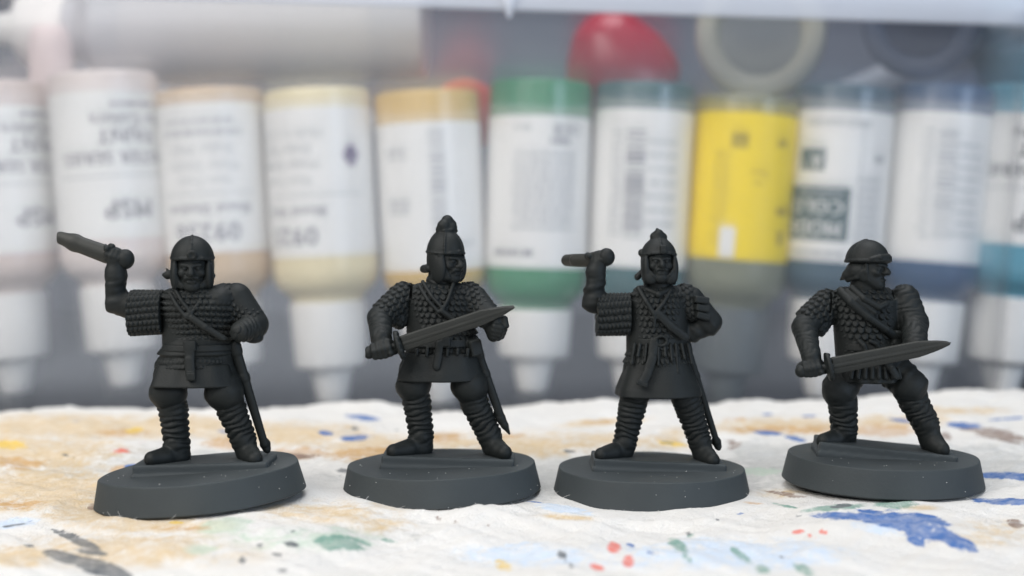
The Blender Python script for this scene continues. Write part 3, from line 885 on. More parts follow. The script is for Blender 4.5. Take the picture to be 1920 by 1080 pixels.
# ---- figure four: bowl helmet with neck cloth, sword across the hips
def fig_four(root, o, J, s, roll):
    tab(root, o, J, roll, (1531, 824), (1786, 851), 1, -1, 3.6)
    B = Sculpt(J(1485, 900, -8), J(1795, 440, 0) + [0, 5.5, 0], .12)
    for (hip, knee, calf, ank, toe, heel, kr, ph) in (
        ((1600, 690, .6), (1573, 730, -.5), (1580, 755, -.2), (1583, 806, .6), (1545, 826, -1.2), (1588, 822, 1.2), 31, .5),
        ((1672, 690, 0), (1704, 722, -1.2), (1713, 752, -.9), (1736, 794, -.8), (1766, 842, -3.0), (1742, 824, -.6), 32, 1.5)):
        h, kn, cf, an = J(*hip), J(*knee), J(*calf), J(*ank)
        B.cap(h, kn, 34 * s, kr * s, .5, 'u', folds(.13, ph, 1.2))
        B.ell(kn + [0, -.2, 0], [kr * s * 1.03, kr * s, kr * s], None, .4)
        B.cap(kn, cf, 27 * s, 26 * s, .35, 'u', wraps(.80, .32, .4, ph, n=.4))
        B.cap(cf, an, 26 * s, 24 * s, .3, 'u', wraps(.80, .32, .45, ph, n=.4))
        boot(B, J(ank[0], ank[1] + 4, ank[2]), J(*toe), J(*heel), 1.5)
    B.cap(J(1540, 580, 0), J(1508, 614, -2), 24 * s, 23 * s, .4)
    B.cap(J(1508, 613, -2), J(1521, 668, -5), 22.5 * s, 17.5 * s, .3, 'u', wraps(.8, .12, .2, .5, n=.5))
    B.cap(J(1521, 668, -5), J(1522, 676, -5.2), 15 * s, 16 * s, .3)
    fist(B, J(1521, 690, -5.6), J(1560, 684, 0) - J(1500, 695, 0), np.array([-.1, -1, -.3]), .42, .68, .42)
    B.cap(J(1696, 560, 0), J(1712, 606, -1.2), 27 * s, 28 * s, .4, 'u', wraps(.9, .16, .4, 1.1, n=.5))
    B.cap(J(1714, 606, -1.4), J(1716, 645, -4.6), 25 * s, 21 * s, .35, 'u', wraps(.85, .14, .3, 2.1, n=.5))
    B.ell(J(1717, 646, -4.6), [1.2, 1.2, 1.2])
    fist(B, J(1717, 652, -4.8), np.array([.95, 0, .2]), np.array([0, -1, -.3]), .38, .62, .4)
    B.loft([(*J(1630, 700)[:2], J(1630, 700)[2], 4.2, 3.0), (*J(1622, 560)[:2], J(1622, 560)[2], 4.3, 2.9)], .4)
    H = Head(J(1627, 504, -.9), frame(49, 0, 3), .97)
    B.cap(H(0, -.3, -1.0), J(1622, 556, -.2), 1.7, 2.2, .4)
    face(B, H, False)
    emit(root, o, B, 'body')
    M = Sculpt(J(1485, 700, -5.5), J(1750, 525, 0) + [0, 5, 0], .105)
    c = lambda px, py, w_, d_, dy=0: (*J(px, py, dy)[:2], J(px, py, dy)[2], w_ * s, d_)
    M.loft([c(1628, 668, 59, 3.3), c(1627, 645, 56, 3.0), c(1622, 610, 57, 3.2), c(1619, 575, 59, 3.2), c(1619, 555, 58, 2.9), c(1620, 538, 46, 2.2)], .3, 'u', mail(.86, .84, .38))
    M.cap(J(1551, 570, .1), J(1518, 598, -1.2), 27 * s, 25 * s, .3, 'u', mail(.90, .86, .40))
    M.cap(J(1552, 590, .1), J(1536, 615, -.8), 16 * s, 16 * s, .4, 'u', mail(.86, .8, .2))
    M.cap(J(1692, 560, .1), J(1697, 580, -.2), 24 * s, 26 * s, .3, 'u', mail(.86, .8, .22))
    M.box(J(1560, 560, -1.8), [.13, 2.2, 1.9], frame(0, 0, 8), .05, .08, 's')
    M.box(J(1677, 580, -1.8), [.13, 2.2, 2.8], frame(0, 0, 0), .05, .08, 's')
    emit(root, o, M, 'mail_coat')
    K = Sculpt(J(1555, 735, -6), J(1705, 645, 0) + [0, 5.5, 0], .115)
    K.loft([c(1628, 714, 60, 4.2), c(1628, 700, 62, 4.0), c(1628, 660, 58, 3.3)], .2, 'u',
           lambda t, a, r: .16 * np.sin(a * 12 + 1.0) * np.clip(t / 2.5, 0, 1))
    for i in range(8):
        x = 1600 + i * 12
        K.cap(J(x, 690, -4.0 + .06 * (i - 3.5) ** 2), J(x + (i - 4), 708, -4.2 + .06 * (i - 3.5) ** 2), .24, .3, .08)
    emit(root, o, K, 'tunic_skirt')
    L = Sculpt(J(1565, 725, -6), J(1705, 615, 0) + [0, 5, 0], .105)
    L.loft([c(1628, 655, 60, 3.5), c(1628, 641, 58, 3.35)], .1, 'u', None, 0, .12)
    L.tube([J(1612, 640, -3.5), J(1620, 648, -3.8), J(1624, 660, -3.9)], .35, .1)
    L.tube([J(1632, 640, -3.6), J(1642, 644, -3.6), J(1648, 652, -3.5)], .3, .1)
    L.box(J(1680, 634, -2.0), [.8, .9, 1.0], frame(20, 0, 10), .4)
    strap(L, [J(1664, 678, -4.0), J(1674, 694, -4.4), J(1682, 706, -4.6)], .5, .26, (.2, -1, 0))
    emit(root, o, L, 'belt')
    W = Sculpt(J(1560, 650, -5.5), J(1700, 520, 0) + [0, 3, 0], .105)
    W.tube([J(1577, 546, -1.2), J(1595, 566, -3.1), J(1628, 594, -3.6), J(1662, 618, -3.3), J(1680, 632, -2.6)], [.6, .6, .55, .5, .5], .1)
    W.tube([J(1588, 545, -2.0), J(1606, 562, -3.4), J(1640, 586, -3.7)], .35, .08)
    W.tube([J(1598, 540, -2.4), J(1620, 560, -3.7), J(1648, 576, -3.7), J(1660, 570, -3.2)], .42, .1)
    emit(root, o, W, 'baldric')
    E = Sculpt(H.c - 4.8, H.c + [5, 5, 5], .1)
    helmet_bowl(E, H, (2.55, 2.95, 2.85), 1.0, 1.05, .14, tilt=.05)
    E.ell(H(0, 0, .95), [2.6, 2.85, .42], H.R, .2)
    E.tube([H(-2.2, 1.5, 1.25), H(-1.4, 2.4, 1.5), H(0, 2.8, 1.6), H(1.4, 2.4, 1.5)], [.2, .32, .38, .3], .15)
    E.tube([H(-1.9, 2.0, 1.0), H(-1.0, 2.7, 1.15), H(0, 2.95, 1.15), H(1.0, 2.7, 1.15)], [.15, .2, .22, .2], .1)
    E.tube([H(2.5 * math.cos(t_) * -.9, -.1 - 1.1 * math.cos(t_), 1.0 + 2.85 * math.sin(t_)) for t_ in np.linspace(.1, 1.5, 10)], .13, .1)
    emit(root, o, E, 'helmet')
    N = Sculpt(H.c - 4.8, H.c + 4.2, .11)
    N.ell(H(0, -.5, -.3), [2.35, 2.35, 1.6], H.R, .3, 'u', lambda x, y, z: y - .7)
    N.tube([H(-1.5, -.9, -.3), H(-1.5, -2.1, -.9), H(-1.3, -3.2, -1.5)], [.9, .65, .15], .35)
    N.tube([H(-1.95, .5, -.3), H(-2.0, -.5, -1.2), H(-1.6, -2.0, -1.6)], .30, .15)
    N.tube([H(-1.9, .75, .5), H(-1.85, .8, -.5), H(-1.5, .9, -1.5), H(-.9, 1.1, -2.1)], .24, .15)
    N.ell(H(-1.55, .2, -.6), [.55, .75, 1.2], H.R, .2)
    N.tube([H(-2.1, -.2, .2), H(-2.2, -.9, -.7), H(-1.8, -1.6, -1.1)], .2, .12)
    emit(root, o, N, 'neck_cloth')
    sw = thing_part('sword', root)
    S = Sculpt(J(1545, 715, -9.5), J(1795, 625, 0) + [0, 1, 0], .1)
    blade(S, J(1560, 686, -6.2), J(1781, 643, -6.4), 16 * s, .45, (0, -.25, 1), 4.0)
    S.cap(J(1778, 644, -6.4), J(1783, 642, -6.4), .12, .08, .05)
    emit(root, o, S, 'blade', BLADEM, sw)
    S = Sculpt(J(1485, 720, -9.5), J(1580, 655, 0) + [0, 1, 0], .1)
    g = unit(J(1781, 643, -6.4) - J(1560, 686, -6.2))
    S.cap(J(1562, 686, -6.2), J(1500, 697, -5.8), .42, .42)
    guard(S, J(1554, 687, -6.1), g, 24 * s, 9)
    S.ell(J(1502, 696, -5.8), [.75, .8, .8])
    emit(root, o, S, 'hilt', None, sw)

add_figure('one', 'round-helmeted soldier with raised sword arm and a scabbard, beside the plumed swordsman', -8.0, (380, 933), -4.3, fig_one)
add_figure('two', 'soldier with a tall plumed helmet holding his sword across his chest', 0.0, (828, 921), -1.2, fig_two)
add_figure('three', 'soldier with knob-topped helmet, raised sword arm and long hanging belt tongue', 2.0, (1220, 927), 0.2, fig_three)
add_figure('four', 'soldier in bowl helmet and neck cloth, sword low across his hips', 1.0, (1653, 905), 1.0, fig_four)

# ------------------------------------------------------------------ paper towel with paint stains
exec_towel = True
def towel():
    ny, nx = 460, 640
    Yv = np.linspace(-80, 91, ny)
    xl = -140.0
    u = np.linspace(0, 1, nx)
    xr = np.minimum(97 + (91 - Yv) * .6, 130)
    X = xl + (xr[:, None] - xl) * u[None]
    Yg = np.repeat(Yv[:, None], nx, 1)
    # ragged far edge
    Yg = Yg + np.clip((Yv[:, None] - 60) / 31, 0, 1) ** 2 * (1.5 * np.sin(X * .11 + 1) + .8 * np.sin(X * .31))
    Z = np.zeros_like(X)
    wsum = np.full_like(X, .10); zs = np.zeros_like(X)
    for (o, roll) in FIGS:
        dx, dy = X - o[0], Yg - o[1]
        g = np.exp(-(dx ** 2 + dy ** 2) / (2 * 13.0 ** 2))
        zs += g * (o[2] - math.tan(math.radians(roll)) * dx)
        wsum += g
    Z = zs / wsum
    # far edge profile from the photograph
    ex = np.array([-300, 0, 60, 130, 400, 600, 700, 760, 830, 900, 1000, 1150, 1300, 1500, 1700, 1880, 1920, 2100])
    ey = np.array([790, 785, 772, 766, 776, 770, 753, 768, 784, 768, 764, 756, 762, 750, 742, 732, 735, 745])
    px, _ = project(np.stack([X, Yg, Z], -1))
    ze = CAM[2] - (np.interp(px, ex, ey) - 430) / F * (Yg - CAM[1])
    wt = np.clip((Yg - 45) / 46, 0, 1) ** 1.6
    Z = Z * (1 - wt) + ze * wt
    # creases and quilting
    far = np.ones_like(X)
    for (o, roll) in FIGS:
        far = np.minimum(far, np.clip((np.hypot(X - o[0], Yg - o[1]) - 12.5) / 5, 0, 1))
    Z += far * (.7 * np.sin(X * .13 + .9 * np.sin(Yg * .07)) * np.sin(Yg * .16 + X * .03 + 1) + .42 * np.sin(X * .37 + Yg * .21) * np.sin(Yg * .31 - X * .1) + .20 * np.sin(X * .9 + 2 * np.sin(Yg * .3)) * np.sin(Yg * .8 + np.sin(X * .25)))
    for (x0, y0, x1, y1, a, wd) in ((-20, -16, 60, -30, .5, 2.0), (-90, -22, -30, -17, .5, 2.0), (10, 22, 70, 34, .6, 2.5), (-60, 28, 10, 20, .5, 3), (60, -14, 95, -22, .5, 2), (-5, -14, 22, -17, .6, 1.3)):
        d = np.array([x1 - x0, y1 - y0]); L = np.hypot(*d); d = d / L
        t = np.clip((X - x0) * d[0] + (Yg - y0) * d[1], 0, L)
        dist = np.hypot(X - x0 - t * d[0], Yg - y0 - t * d[1])
        Z += far * a * np.exp(-(dist / wd) ** 2)
    q = np.sin(X * 2 * np.pi / 3.4 + Yg * .2) * np.sin(Yg * 2 * np.pi / 3.4 - X * .2)
    Z += .10 * q * far
    # the cloth is rucked up against the bases
    for n_, (o, roll) in enumerate(FIGS):
        dx, dy = X - o[0], Yg - o[1]
        rr_, an = np.hypot(dx, dy), np.arctan2(dy, dx)
        amp = .02 + .16 * np.sin(an * 2 + n_ * 1.7) + .14 * np.sin(an * 5 + n_) + .08 * np.sin(an * 11 + n_ * 2)
        Z += np.where(rr_ > 12.3, np.clip((rr_ - 12.3) / .5, 0, 1) * amp * np.exp(-np.clip(rr_ - 13, 0, 99) / 2.6), 0)
    Z += far * (rng.normal(0, .030, X.shape) + .03 * np.sin(X * 2.3 + 3 * np.sin(Yg * .9)) * np.sin(Yg * 3.1 + 2 * np.sin(X * .7)))
    P = np.stack([X, Yg, Z], -1)
    px, py = project(P)
    fields = {}
    def st(fam, x, y, rx, ry, ang=0.0, s=1.0):
        a = math.radians(ang)
        dx, dy = px - x, py - y
        u_, v_ = dx * math.cos(a) + dy * math.sin(a), -dx * math.sin(a) + dy * math.cos(a)
        f = s * np.clip(1.25 - np.sqrt((u_ / rx) ** 2 + (v_ / ry) ** 2), 0, 1)
        fields.setdefault(fam, np.zeros_like(px))
        fields[fam] = np.maximum(fields[fam], f)
    for v in STAINS: st(*v)
    # scattered small specks so that the cloth goes on outside the frame as it does inside
    fam = list(fields)
    for i in range(90):
        x, y = rng.uniform(-900, 2900), rng.uniform(790, 1500)
        if 0 < x < 1920 and y < 1085: continue
        k = rng.uniform(3, 9) * (1 + (y - 770) / 500)
        st(fam[rng.integers(len(fam))] if rng.random() < .4 else 'stain_grey', x, y, k * rng.uniform(1, 2.4), k * .5, rng.uniform(-20, 20), .62)
    n = nx * ny
    bot = P.copy(); bot[..., 2] = -9.3
    V = np.concatenate([P.reshape(-1, 3), bot.reshape(-1, 3)])
    i, j = np.meshgrid(np.arange(ny - 1), np.arange(nx - 1), indexing='ij')
    q0 = (i * nx + j).ravel()
    top = np.stack([q0, q0 + 1, q0 + nx + 1, q0 + nx], -1)
    per = np.concatenate([np.arange(nx), np.arange(1, ny) * nx + nx - 1, (ny - 1) * nx + np.arange(nx - 2, -1, -1), np.arange(ny - 2, 0, -1) * nx])
    p2 = np.roll(per, -1)
    side = np.stack([per, per + n, p2 + n, p2], -1)
    used = np.concatenate([np.arange(n), n + per])
    remap = np.full(2 * n, -1); remap[used] = np.arange(len(used))
    Q = remap[np.concatenate([top, side])]
    me = mesh_np('paper_towel', V[used], Q)
    for k, f in fields.items():
        at_ = me.attributes.new(k, 'FLOAT', 'POINT')
        v = np.zeros(len(used), np.float32); v[:n] = f.ravel()
        at_.data.foreach_set('value', v)
    m, nt, p, out = mat('paper_towel')
    tc = node(nt, 'ShaderNodeTexCoord')
    def noise(sc, det=4, rough=.55, dist=0.0):
        nz = node(nt, 'ShaderNodeTexNoise')
        nz.inputs['Scale'].default_value = sc; nz.inputs['Detail'].default_value = det
        nz.inputs['Roughness'].default_value = rough; nz.inputs['Distortion'].default_value = dist
        nt.links.new(tc.outputs['Object'], nz.inputs['Vector'])
        return nz.outputs['Fac']
    def math_(op, a, b, clamp=False):
        q = node(nt, 'ShaderNodeMath', operation=op, use_clamp=clamp)
        for i_, v_ in enumerate((a, b)):
            if isinstance(v_, (int, float)): q.inputs[i_].default_value = v_
            else: nt.links.new(v_, q.inputs[i_])
        return q.outputs[0]
    big, fine = noise(75, 7, .68, 1.4), noise(520, 6, .72)
    edge = math_('ADD', math_('MULTIPLY', math_('SUBTRACT', big, .5), 2.3), math_('MULTIPLY', math_('SUBTRACT', fine, .5), 2.2))
    col = None
    base = node(nt, 'ShaderNodeMix', data_type='RGBA')
    base.inputs[6].default_value = (.76, .75, .73, 1); base.inputs[7].default_value = (.64, .62, .585, 1)
    nt.links.new(noise(40, 3), base.inputs[0])
    col = base.outputs[2]
    for fam_, (c_, op, soft, *gain) in FAMS.items():
        if fam_ not in fields: continue
        a_ = node(nt, 'ShaderNodeAttribute', attribute_name=fam_)
        v_ = math_('ADD', a_.outputs['Fac'], math_('MULTIPLY', math_('MULTIPLY', edge, gain[0] if gain else 1.0), math_('MINIMUM', math_('MULTIPLY', a_.outputs['Fac'], 2.0), .8)))
        r = node(nt, 'ShaderNodeMapRange', interpolation_type='SMOOTHSTEP')
        r.inputs['From Min'].default_value = .42 - soft; r.inputs['From Max'].default_value = .42 + soft
        r.inputs['To Max'].default_value = op
        nt.links.new(v_, r.inputs['Value'])
        # the paint soaks in unevenly
        fac = math_('MULTIPLY', r.outputs['Result'], math_('ADD', math_('MULTIPLY', fine, 1.5), .22), True)
        mx = node(nt, 'ShaderNodeMix', data_type='RGBA')
        mx.inputs[7].default_value = (*c_, 1)
        nt.links.new(fac, mx.inputs[0]); nt.links.new(col, mx.inputs[6])
        col = mx.outputs[2]
    nt.links.new(col, p.inputs['Base Color'])
    p.inputs['Roughness'].default_value = .85
    p.inputs['Specular IOR Level'].default_value = .2
    b = node(nt, 'ShaderNodeBump'); b.inputs['Distance'].default_value = .34 * U; b.inputs['Strength'].default_value = 1.0
    hsum = math_('ADD', noise(1500, 5, .7), math_('MULTIPLY', noise(4200, 3, .6), .5))
    nt.links.new(hsum, b.inputs['Height']); nt.links.new(b.outputs['Normal'], p.inputs['Normal'])
    t = obj('paper_towel', me, m)
    t['label'] = 'white folded paper towel blotched with dried paint under the figurines'
    t['category'] = 'paper towel'
    # loose paper fibres
    V, Q = [], []
    zi = lambda x, y: Z[np.clip(np.searchsorted(Yv, y), 0, ny - 1), np.clip(((x - xl) / (120 - xl) * nx).astype(int) if hasattr(x, 'astype') else int((x - xl) / (120 - xl) * nx), 0, nx - 1)]
    for i in range(420):
        if i < 110:
            o, _ = FIGS[rng.integers(4)]
            a = rng.uniform(math.pi, 2 * math.pi); rr = rng.uniform(12.6, 15)
            x, y = o[0] + rr * math.cos(a), o[1] + rr * math.sin(a)
        else:
            x, y = rng.uniform(-70, 70), rng.uniform(-45, 20)
        if any(np.hypot(x - o[0], y - o[1]) < 12.5 for o, _ in FIGS): continue
        iy = int(np.clip(np.searchsorted(Yv, y), 0, ny - 1)); ix = int(np.clip((x - xl) / (xr[iy] - xl) * (nx - 1), 0, nx - 1))
        b0 = np.array([x, y, Z[iy, ix] - .05])
        L = rng.uniform(.4, 1.3); a = rng.uniform(0, 2 * math.pi); up = rng.uniform(.1, .8)
        d = np.array([math.cos(a), math.sin(a) * .6, up]); d /= np.linalg.norm(d)
        bend = rng.normal(0, .35, 3); bend[2] -= .25
        n0 = len(V); r_ = rng.uniform(.010, .020)
        for k in range(5):
            c_ = b0 + d * L * k / 4 + bend * (k / 4) ** 2
            for e in range(3):
                an = 2 * math.pi * e / 3
                V.append(c_ + np.array([math.cos(an), 0, math.sin(an)]) * r_)
        for k in range(4):
            for e in range(3):
                Q.append((n0 + k * 3 + e, n0 + k * 3 + (e + 1) % 3, n0 + k * 3 + 3 + (e + 1) % 3, n0 + k * 3 + 3 + e))
    fo = obj('fibres', mesh_np('fibres', np.array(V), np.array(Q)), plain('paper_fibre', (.8, .79, .76), .8), t)
    fo['kind'] = 'stuff'

FAMS = {
    'wash_grey': ((.52, .52, .50), .75, .30),
    'wash_ochre': ((.60, .42, .19), .62, .42),
    'wash_green': ((.50, .60, .50), .7, .25),
    'wash_blue': ((.55, .66, .80), .7, .25),
    'stain_ochre': ((.52, .29, .10), .55, .28),
    'stain_yellow': ((.75, .52, .10), .8, .14),
    'stain_brown': ((.24, .17, .14), .78, .16),
    'stain_green': ((.18, .32, .26), .8, .18),
    'stain_red': ((.72, .17, .13), .8, .20),
    'stain_blue': ((.07, .16, .40), .90, .15, .7),
    'stain_grey': ((.14, .15, .16), .85, .14, .8),
}
STAINS = [
    ('wash_grey', 300, 870, 330, 40, 0, .8), ('wash_grey', 1000, 890, 420, 60, 0, .85), ('wash_grey', 1500, 880, 300, 50, 0, .8), ('wash_grey', 1850, 870, 160, 50, 0, .8), ('wash_ochre', 1000, 830, 330, 26, 0, .7), ('wash_ochre', 250, 1030, 260, 40, 0, .62), ('wash_ochre', 620, 960, 160, 26, 0, .6), ('wash_green', 560, 1010, 200, 30, 0, .55), ('wash_blue', 1350, 1040, 300, 40, 0, .62), ('wash_grey', 700, 1000, 200, 20, 0, .6), ('wash_ochre', 1850, 1000, 120, 30, 0, .5),
    # far band of ochre washes, left
    ('wash_ochre', 120, 800, 260, 26, 0), ('wash_ochre', 60, 850, 190, 40, 0), ('wash_ochre', 330, 800, 160, 24, 0), ('wash_ochre', 70, 920, 190, 45, 0),
    ('wash_ochre', 520, 815, 180, 26, 0), ('wash_ochre', 170, 960, 130, 28, 0), ('wash_ochre', 300, 985, 150, 18, 0), ('wash_ochre', 40, 1040, 90, 25, 0, .8),
    ('stain_ochre', 30, 868, 70, 14, 0, .85), ('stain_ochre', 230, 812, 60, 9, 0, .75), ('stain_ochre', 420, 832, 50, 14, 0, .9), ('stain_ochre', 560, 850, 70, 14, 0, .9),
    ('stain_ochre', 30, 945, 60, 12, 0, .75), ('stain_ochre', 226, 882, 22, 10, -10), ('stain_ochre', 340, 990, 60, 6, 0, .8), ('stain_brown', 175, 950, 14, 8, 0, .8),
    ('stain_yellow', 253, 806, 18, 7, -8), ('stain_yellow', 20, 835, 40, 10, 0, .8), ('stain_yellow', 330, 980, 16, 3),
    ('stain_red', 268, 829, 14, 3, -10, .5), ('stain_red', 225, 845, 30, 8, 0, .5), 
    ('stain_blue', 247, 874, 16, 4, -4), ('stain_blue', 140, 790, 22, 5, 0, .45), ('stain_blue', 612, 812, 20, 6, 10, .8), ('stain_blue', 420, 810, 24, 4, 10, .6),
    ('stain_grey', 130, 855, 30, 4, 12, .6), ('stain_grey', 180, 868, 24, 3, 10, .6), ('wash_grey', 130, 880, 90, 25, 0, .9), ('stain_brown', 570, 855, 50, 8, 0, .6),
    ('wash_blue', 30, 980, 60, 12, -6, .9), ('stain_grey', 25, 985, 34, 3, -8, .7), ('stain_blue', 60, 977, 18, 2, -10, .6),
    # front left dark smear
    ('stain_grey', 150, 1015, 48, 9, 25), ('stain_grey', 110, 1000, 20, 4, 30, .8), ('stain_grey', 170, 1035, 34, 6, 8), ('stain_grey', 120, 1045, 44, 12, 14), ('stain_grey', 190, 1066, 62, 16, 16), ('stain_grey', 230, 1085, 40, 14, 20),
    ('stain_grey', 55, 1023, 16, 5, 10, .7), ('wash_green', 420, 985, 60, 16, -5, .9), ('wash_green', 380, 1030, 40, 14, 0, .7), ('stain_green', 640, 1020, 56, 17, 6), ('stain_green', 735, 1015, 30, 6, 8, .8),
    ('stain_grey', 487, 1022, 14, 6, 0, .7), ('stain_grey', 545, 1020, 20, 7, 10, .75), ('stain_grey', 520, 1040, 14, 5, 10, .7), ('stain_grey', 455, 1050, 10, 8, 60, .65), ('stain_grey', 530, 1070, 18, 5, 0, .65), ('stain_grey', 545, 998, 16, 4, -20, .55),
    # middle
    ('wash_ochre', 700, 840, 110, 30, 0), ('stain_ochre', 680, 850, 70, 14, -6, .95), ('stain_ochre', 820, 822, 60, 9, -4, .9), ('stain_blue', 680, 783, 44, 7, 6, .75), ('stain_blue', 660, 822, 46, 8, -4, .7), ('stain_grey', 665, 804, 8, 4, 0, .8), ('stain_grey', 745, 806, 10, 4, 0, .7),
    ('stain_grey', 640, 882, 18, 6, 0, .9), ('wash_ochre', 980, 838, 110, 22, 4, .85), ('wash_grey', 960, 850, 120, 30, 0, .9), ('wash_grey', 1040, 880, 60, 25, 0, .9), ('stain_grey', 1068, 846, 18, 5, 15, .75), ('stain_ochre', 960, 817, 34, 5, -5, .6),
    ('wash_ochre', 1130, 792, 90, 8, -4), ('stain_ochre', 1130, 791, 50, 4, -4, .65), ('stain_yellow', 1260, 832, 34, 5, 6, .7), ('stain_grey', 1250, 830, 16, 2, 8, .7), ('wash_ochre', 1270, 820, 70, 22, 0, .7),
    ('stain_brown', 820, 970, 12, 8, 30, .62), ('stain_brown', 855, 978, 10, 7, 70, .62), ('stain_brown', 920, 985, 12, 5, 10, .55), ('stain_brown', 835, 1015, 7, 4, 0, .65), ('wash_ochre', 720, 985, 70, 20, 0, .7),
    ('wash_blue', 1060, 955, 60, 8, 8), ('stain_blue', 1000, 941, 24, 2, 6, .65), ('wash_ochre', 1060, 970, 60, 6, 4, .8), ('stain_yellow', 945, 1062, 24, 14, 20, .65),
    ('stain_grey', 1053, 1040, 12, 9, 45, .85), ('stain_grey', 1068, 1060, 14, 4, 50, .7), ('stain_red', 1152, 1028, 17, 14, 40), ('stain_red', 1178, 1050, 15, 14, 20, .85), ('stain_red', 1120, 1064, 18, 8, 20, .55),
    ('stain_blue', 1182, 1022, 15, 5, 18, .75), ('stain_blue', 1225, 1038, 20, 4, 15, .65), ('wash_blue', 980, 1040, 160, 30, 0, .6),
    ('stain_green', 1270, 1022, 30, 12, 35, .85), ('stain_green', 1288, 1045, 16, 8, 40, .75), ('stain_green', 1390, 1042, 30, 8, 38, .75), ('stain_green', 1430, 1068, 20, 10, 20, .7), ('stain_green', 1510, 1070, 28, 12, 30, .7), ('stain_grey', 1465, 1044, 8, 4, 0, .55), ('stain_green', 1295, 1005, 10, 6, 0, .6),
    # right
    ('wash_ochre', 1460, 800, 170, 18, 0), ('stain_ochre', 1375, 786, 30, 5, -4, .7), ('stain_ochre', 1480, 806, 150, 9, 0, .85), ('stain_ochre', 1660, 806, 70, 14, 0, .95), ('wash_ochre', 1680, 790, 120, 14, 0), ('stain_brown', 1370, 830, 26, 18, 0, .55), ('wash_ochre', 1800, 770, 120, 10, 0, .6),
    ('stain_blue', 1440, 812, 36, 5, 4), ('stain_blue', 1492, 823, 26, 5, 12), ('stain_blue', 1440, 777, 16, 3, 0, .6), ('stain_blue', 1520, 780, 24, 3, 0, .6), ('stain_blue', 1690, 788, 40, 4, 6, .85), ('stain_blue', 1810, 797, 46, 8, 4, .95), ('stain_blue', 1890, 785, 50, 3, -4, .7), ('stain_grey', 1668, 782, 4, 2, 0, .7),
    ('stain_brown', 1870, 814, 70, 14, 10, .98), ('stain_brown', 1820, 804, 40, 8, 12, .8), ('stain_brown', 1776, 818, 14, 9, 10, .85), ('wash_grey', 1850, 840, 90, 14, 0, .7), ('wash_grey', 1430, 850, 80, 30, 0, .95), ('wash_green', 1420, 885, 60, 10, 0, .9), ('wash_ochre', 1460, 925, 60, 10, 0, .5),
    ('stain_blue', 1900, 893, 76, 9, 3), ('stain_blue', 1900, 941, 84, 8, 2), ('stain_brown', 1465, 925, 36, 4, 8, .9), ('stain_brown', 1495, 931, 24, 3, 2, .8),
    ('stain_green', 1565, 952, 70, 7, -6, .8), ('stain_grey', 1580, 948, 30, 6, -10, .6), ('stain_green', 1680, 945, 50, 11, 0, .7), ('stain_green', 1470, 948, 30, 3, 12, .65), ('stain_ochre', 1410, 943, 26, 3, 4, .6), ('wash_ochre', 1730, 952, 50, 6, 0, .7),
    ('stain_blue', 1590, 968, 80, 9, 2), ('stain_blue', 1650, 972, 60, 16, 8), ('stain_blue', 1710, 985, 70, 24, 18), ('stain_blue', 1775, 1005, 52, 17, 32), ('stain_blue', 1815, 1022, 26, 10, 35), ('stain_blue', 1718, 1016, 22, 8, 20, .9), ('stain_blue', 1745, 975, 50, 10, 15), ('wash_blue', 1650, 990, 60, 14, 10, .8),
    ('stain_grey', 1495, 967, 10, 3, 0, .8), ('stain_red', 1497, 997, 16, 5, -8, .9), ('stain_red', 1518, 1004, 16, 4, 20, .7), ('stain_red', 1542, 998, 13, 5, 20, .85), ('stain_grey', 1345, 975, 4, 4, 0, .8), ('stain_blue', 1388, 963, 10, 3, 0, .7), ('stain_brown', 1905, 982, 20, 9, 15, .85), ('stain_brown', 1868, 971, 4, 3, 0, .7), ('stain_grey', 1290, 1000, 9, 6, 0, .55),
    # past the frame
    ('wash_ochre', -200, 900, 260, 60, 0), ('wash_ochre', 2200, 880, 200, 50, 0), ('stain_blue', 2150, 1000, 80, 20, 10), ('stain_green', -200, 1050, 80, 20, 10), ('wash_blue', 700, 1250, 300, 60, 0), ('stain_ochre', 1300, 1250, 160, 40, 0, .8),
]
towel()

# ------------------------------------------------------------------ the table under it all
V, Q = lathe([(.001, -9.9), (600, -9.9)], 64)
TABM = plain('dark_table', (.030, .034, .040), .5, .2, 30)
tb = obj('table_top', mesh_np('table_top', np.array([(-700, -500, -9.9), (700, -500, -9.9), (700, 700, -9.9), (-700, 700, -9.9), (-700, -500, -29), (700, -500, -29), (700, 700, -29), (-700, 700, -29)]),
     np.array([(0, 1, 2, 3), (7, 6, 5, 4), (0, 4, 5, 1), (1, 5, 6, 2), (2, 6, 7, 3), (3, 7, 4, 0)]), False), TABM, None)
tb['kind'] = 'structure'

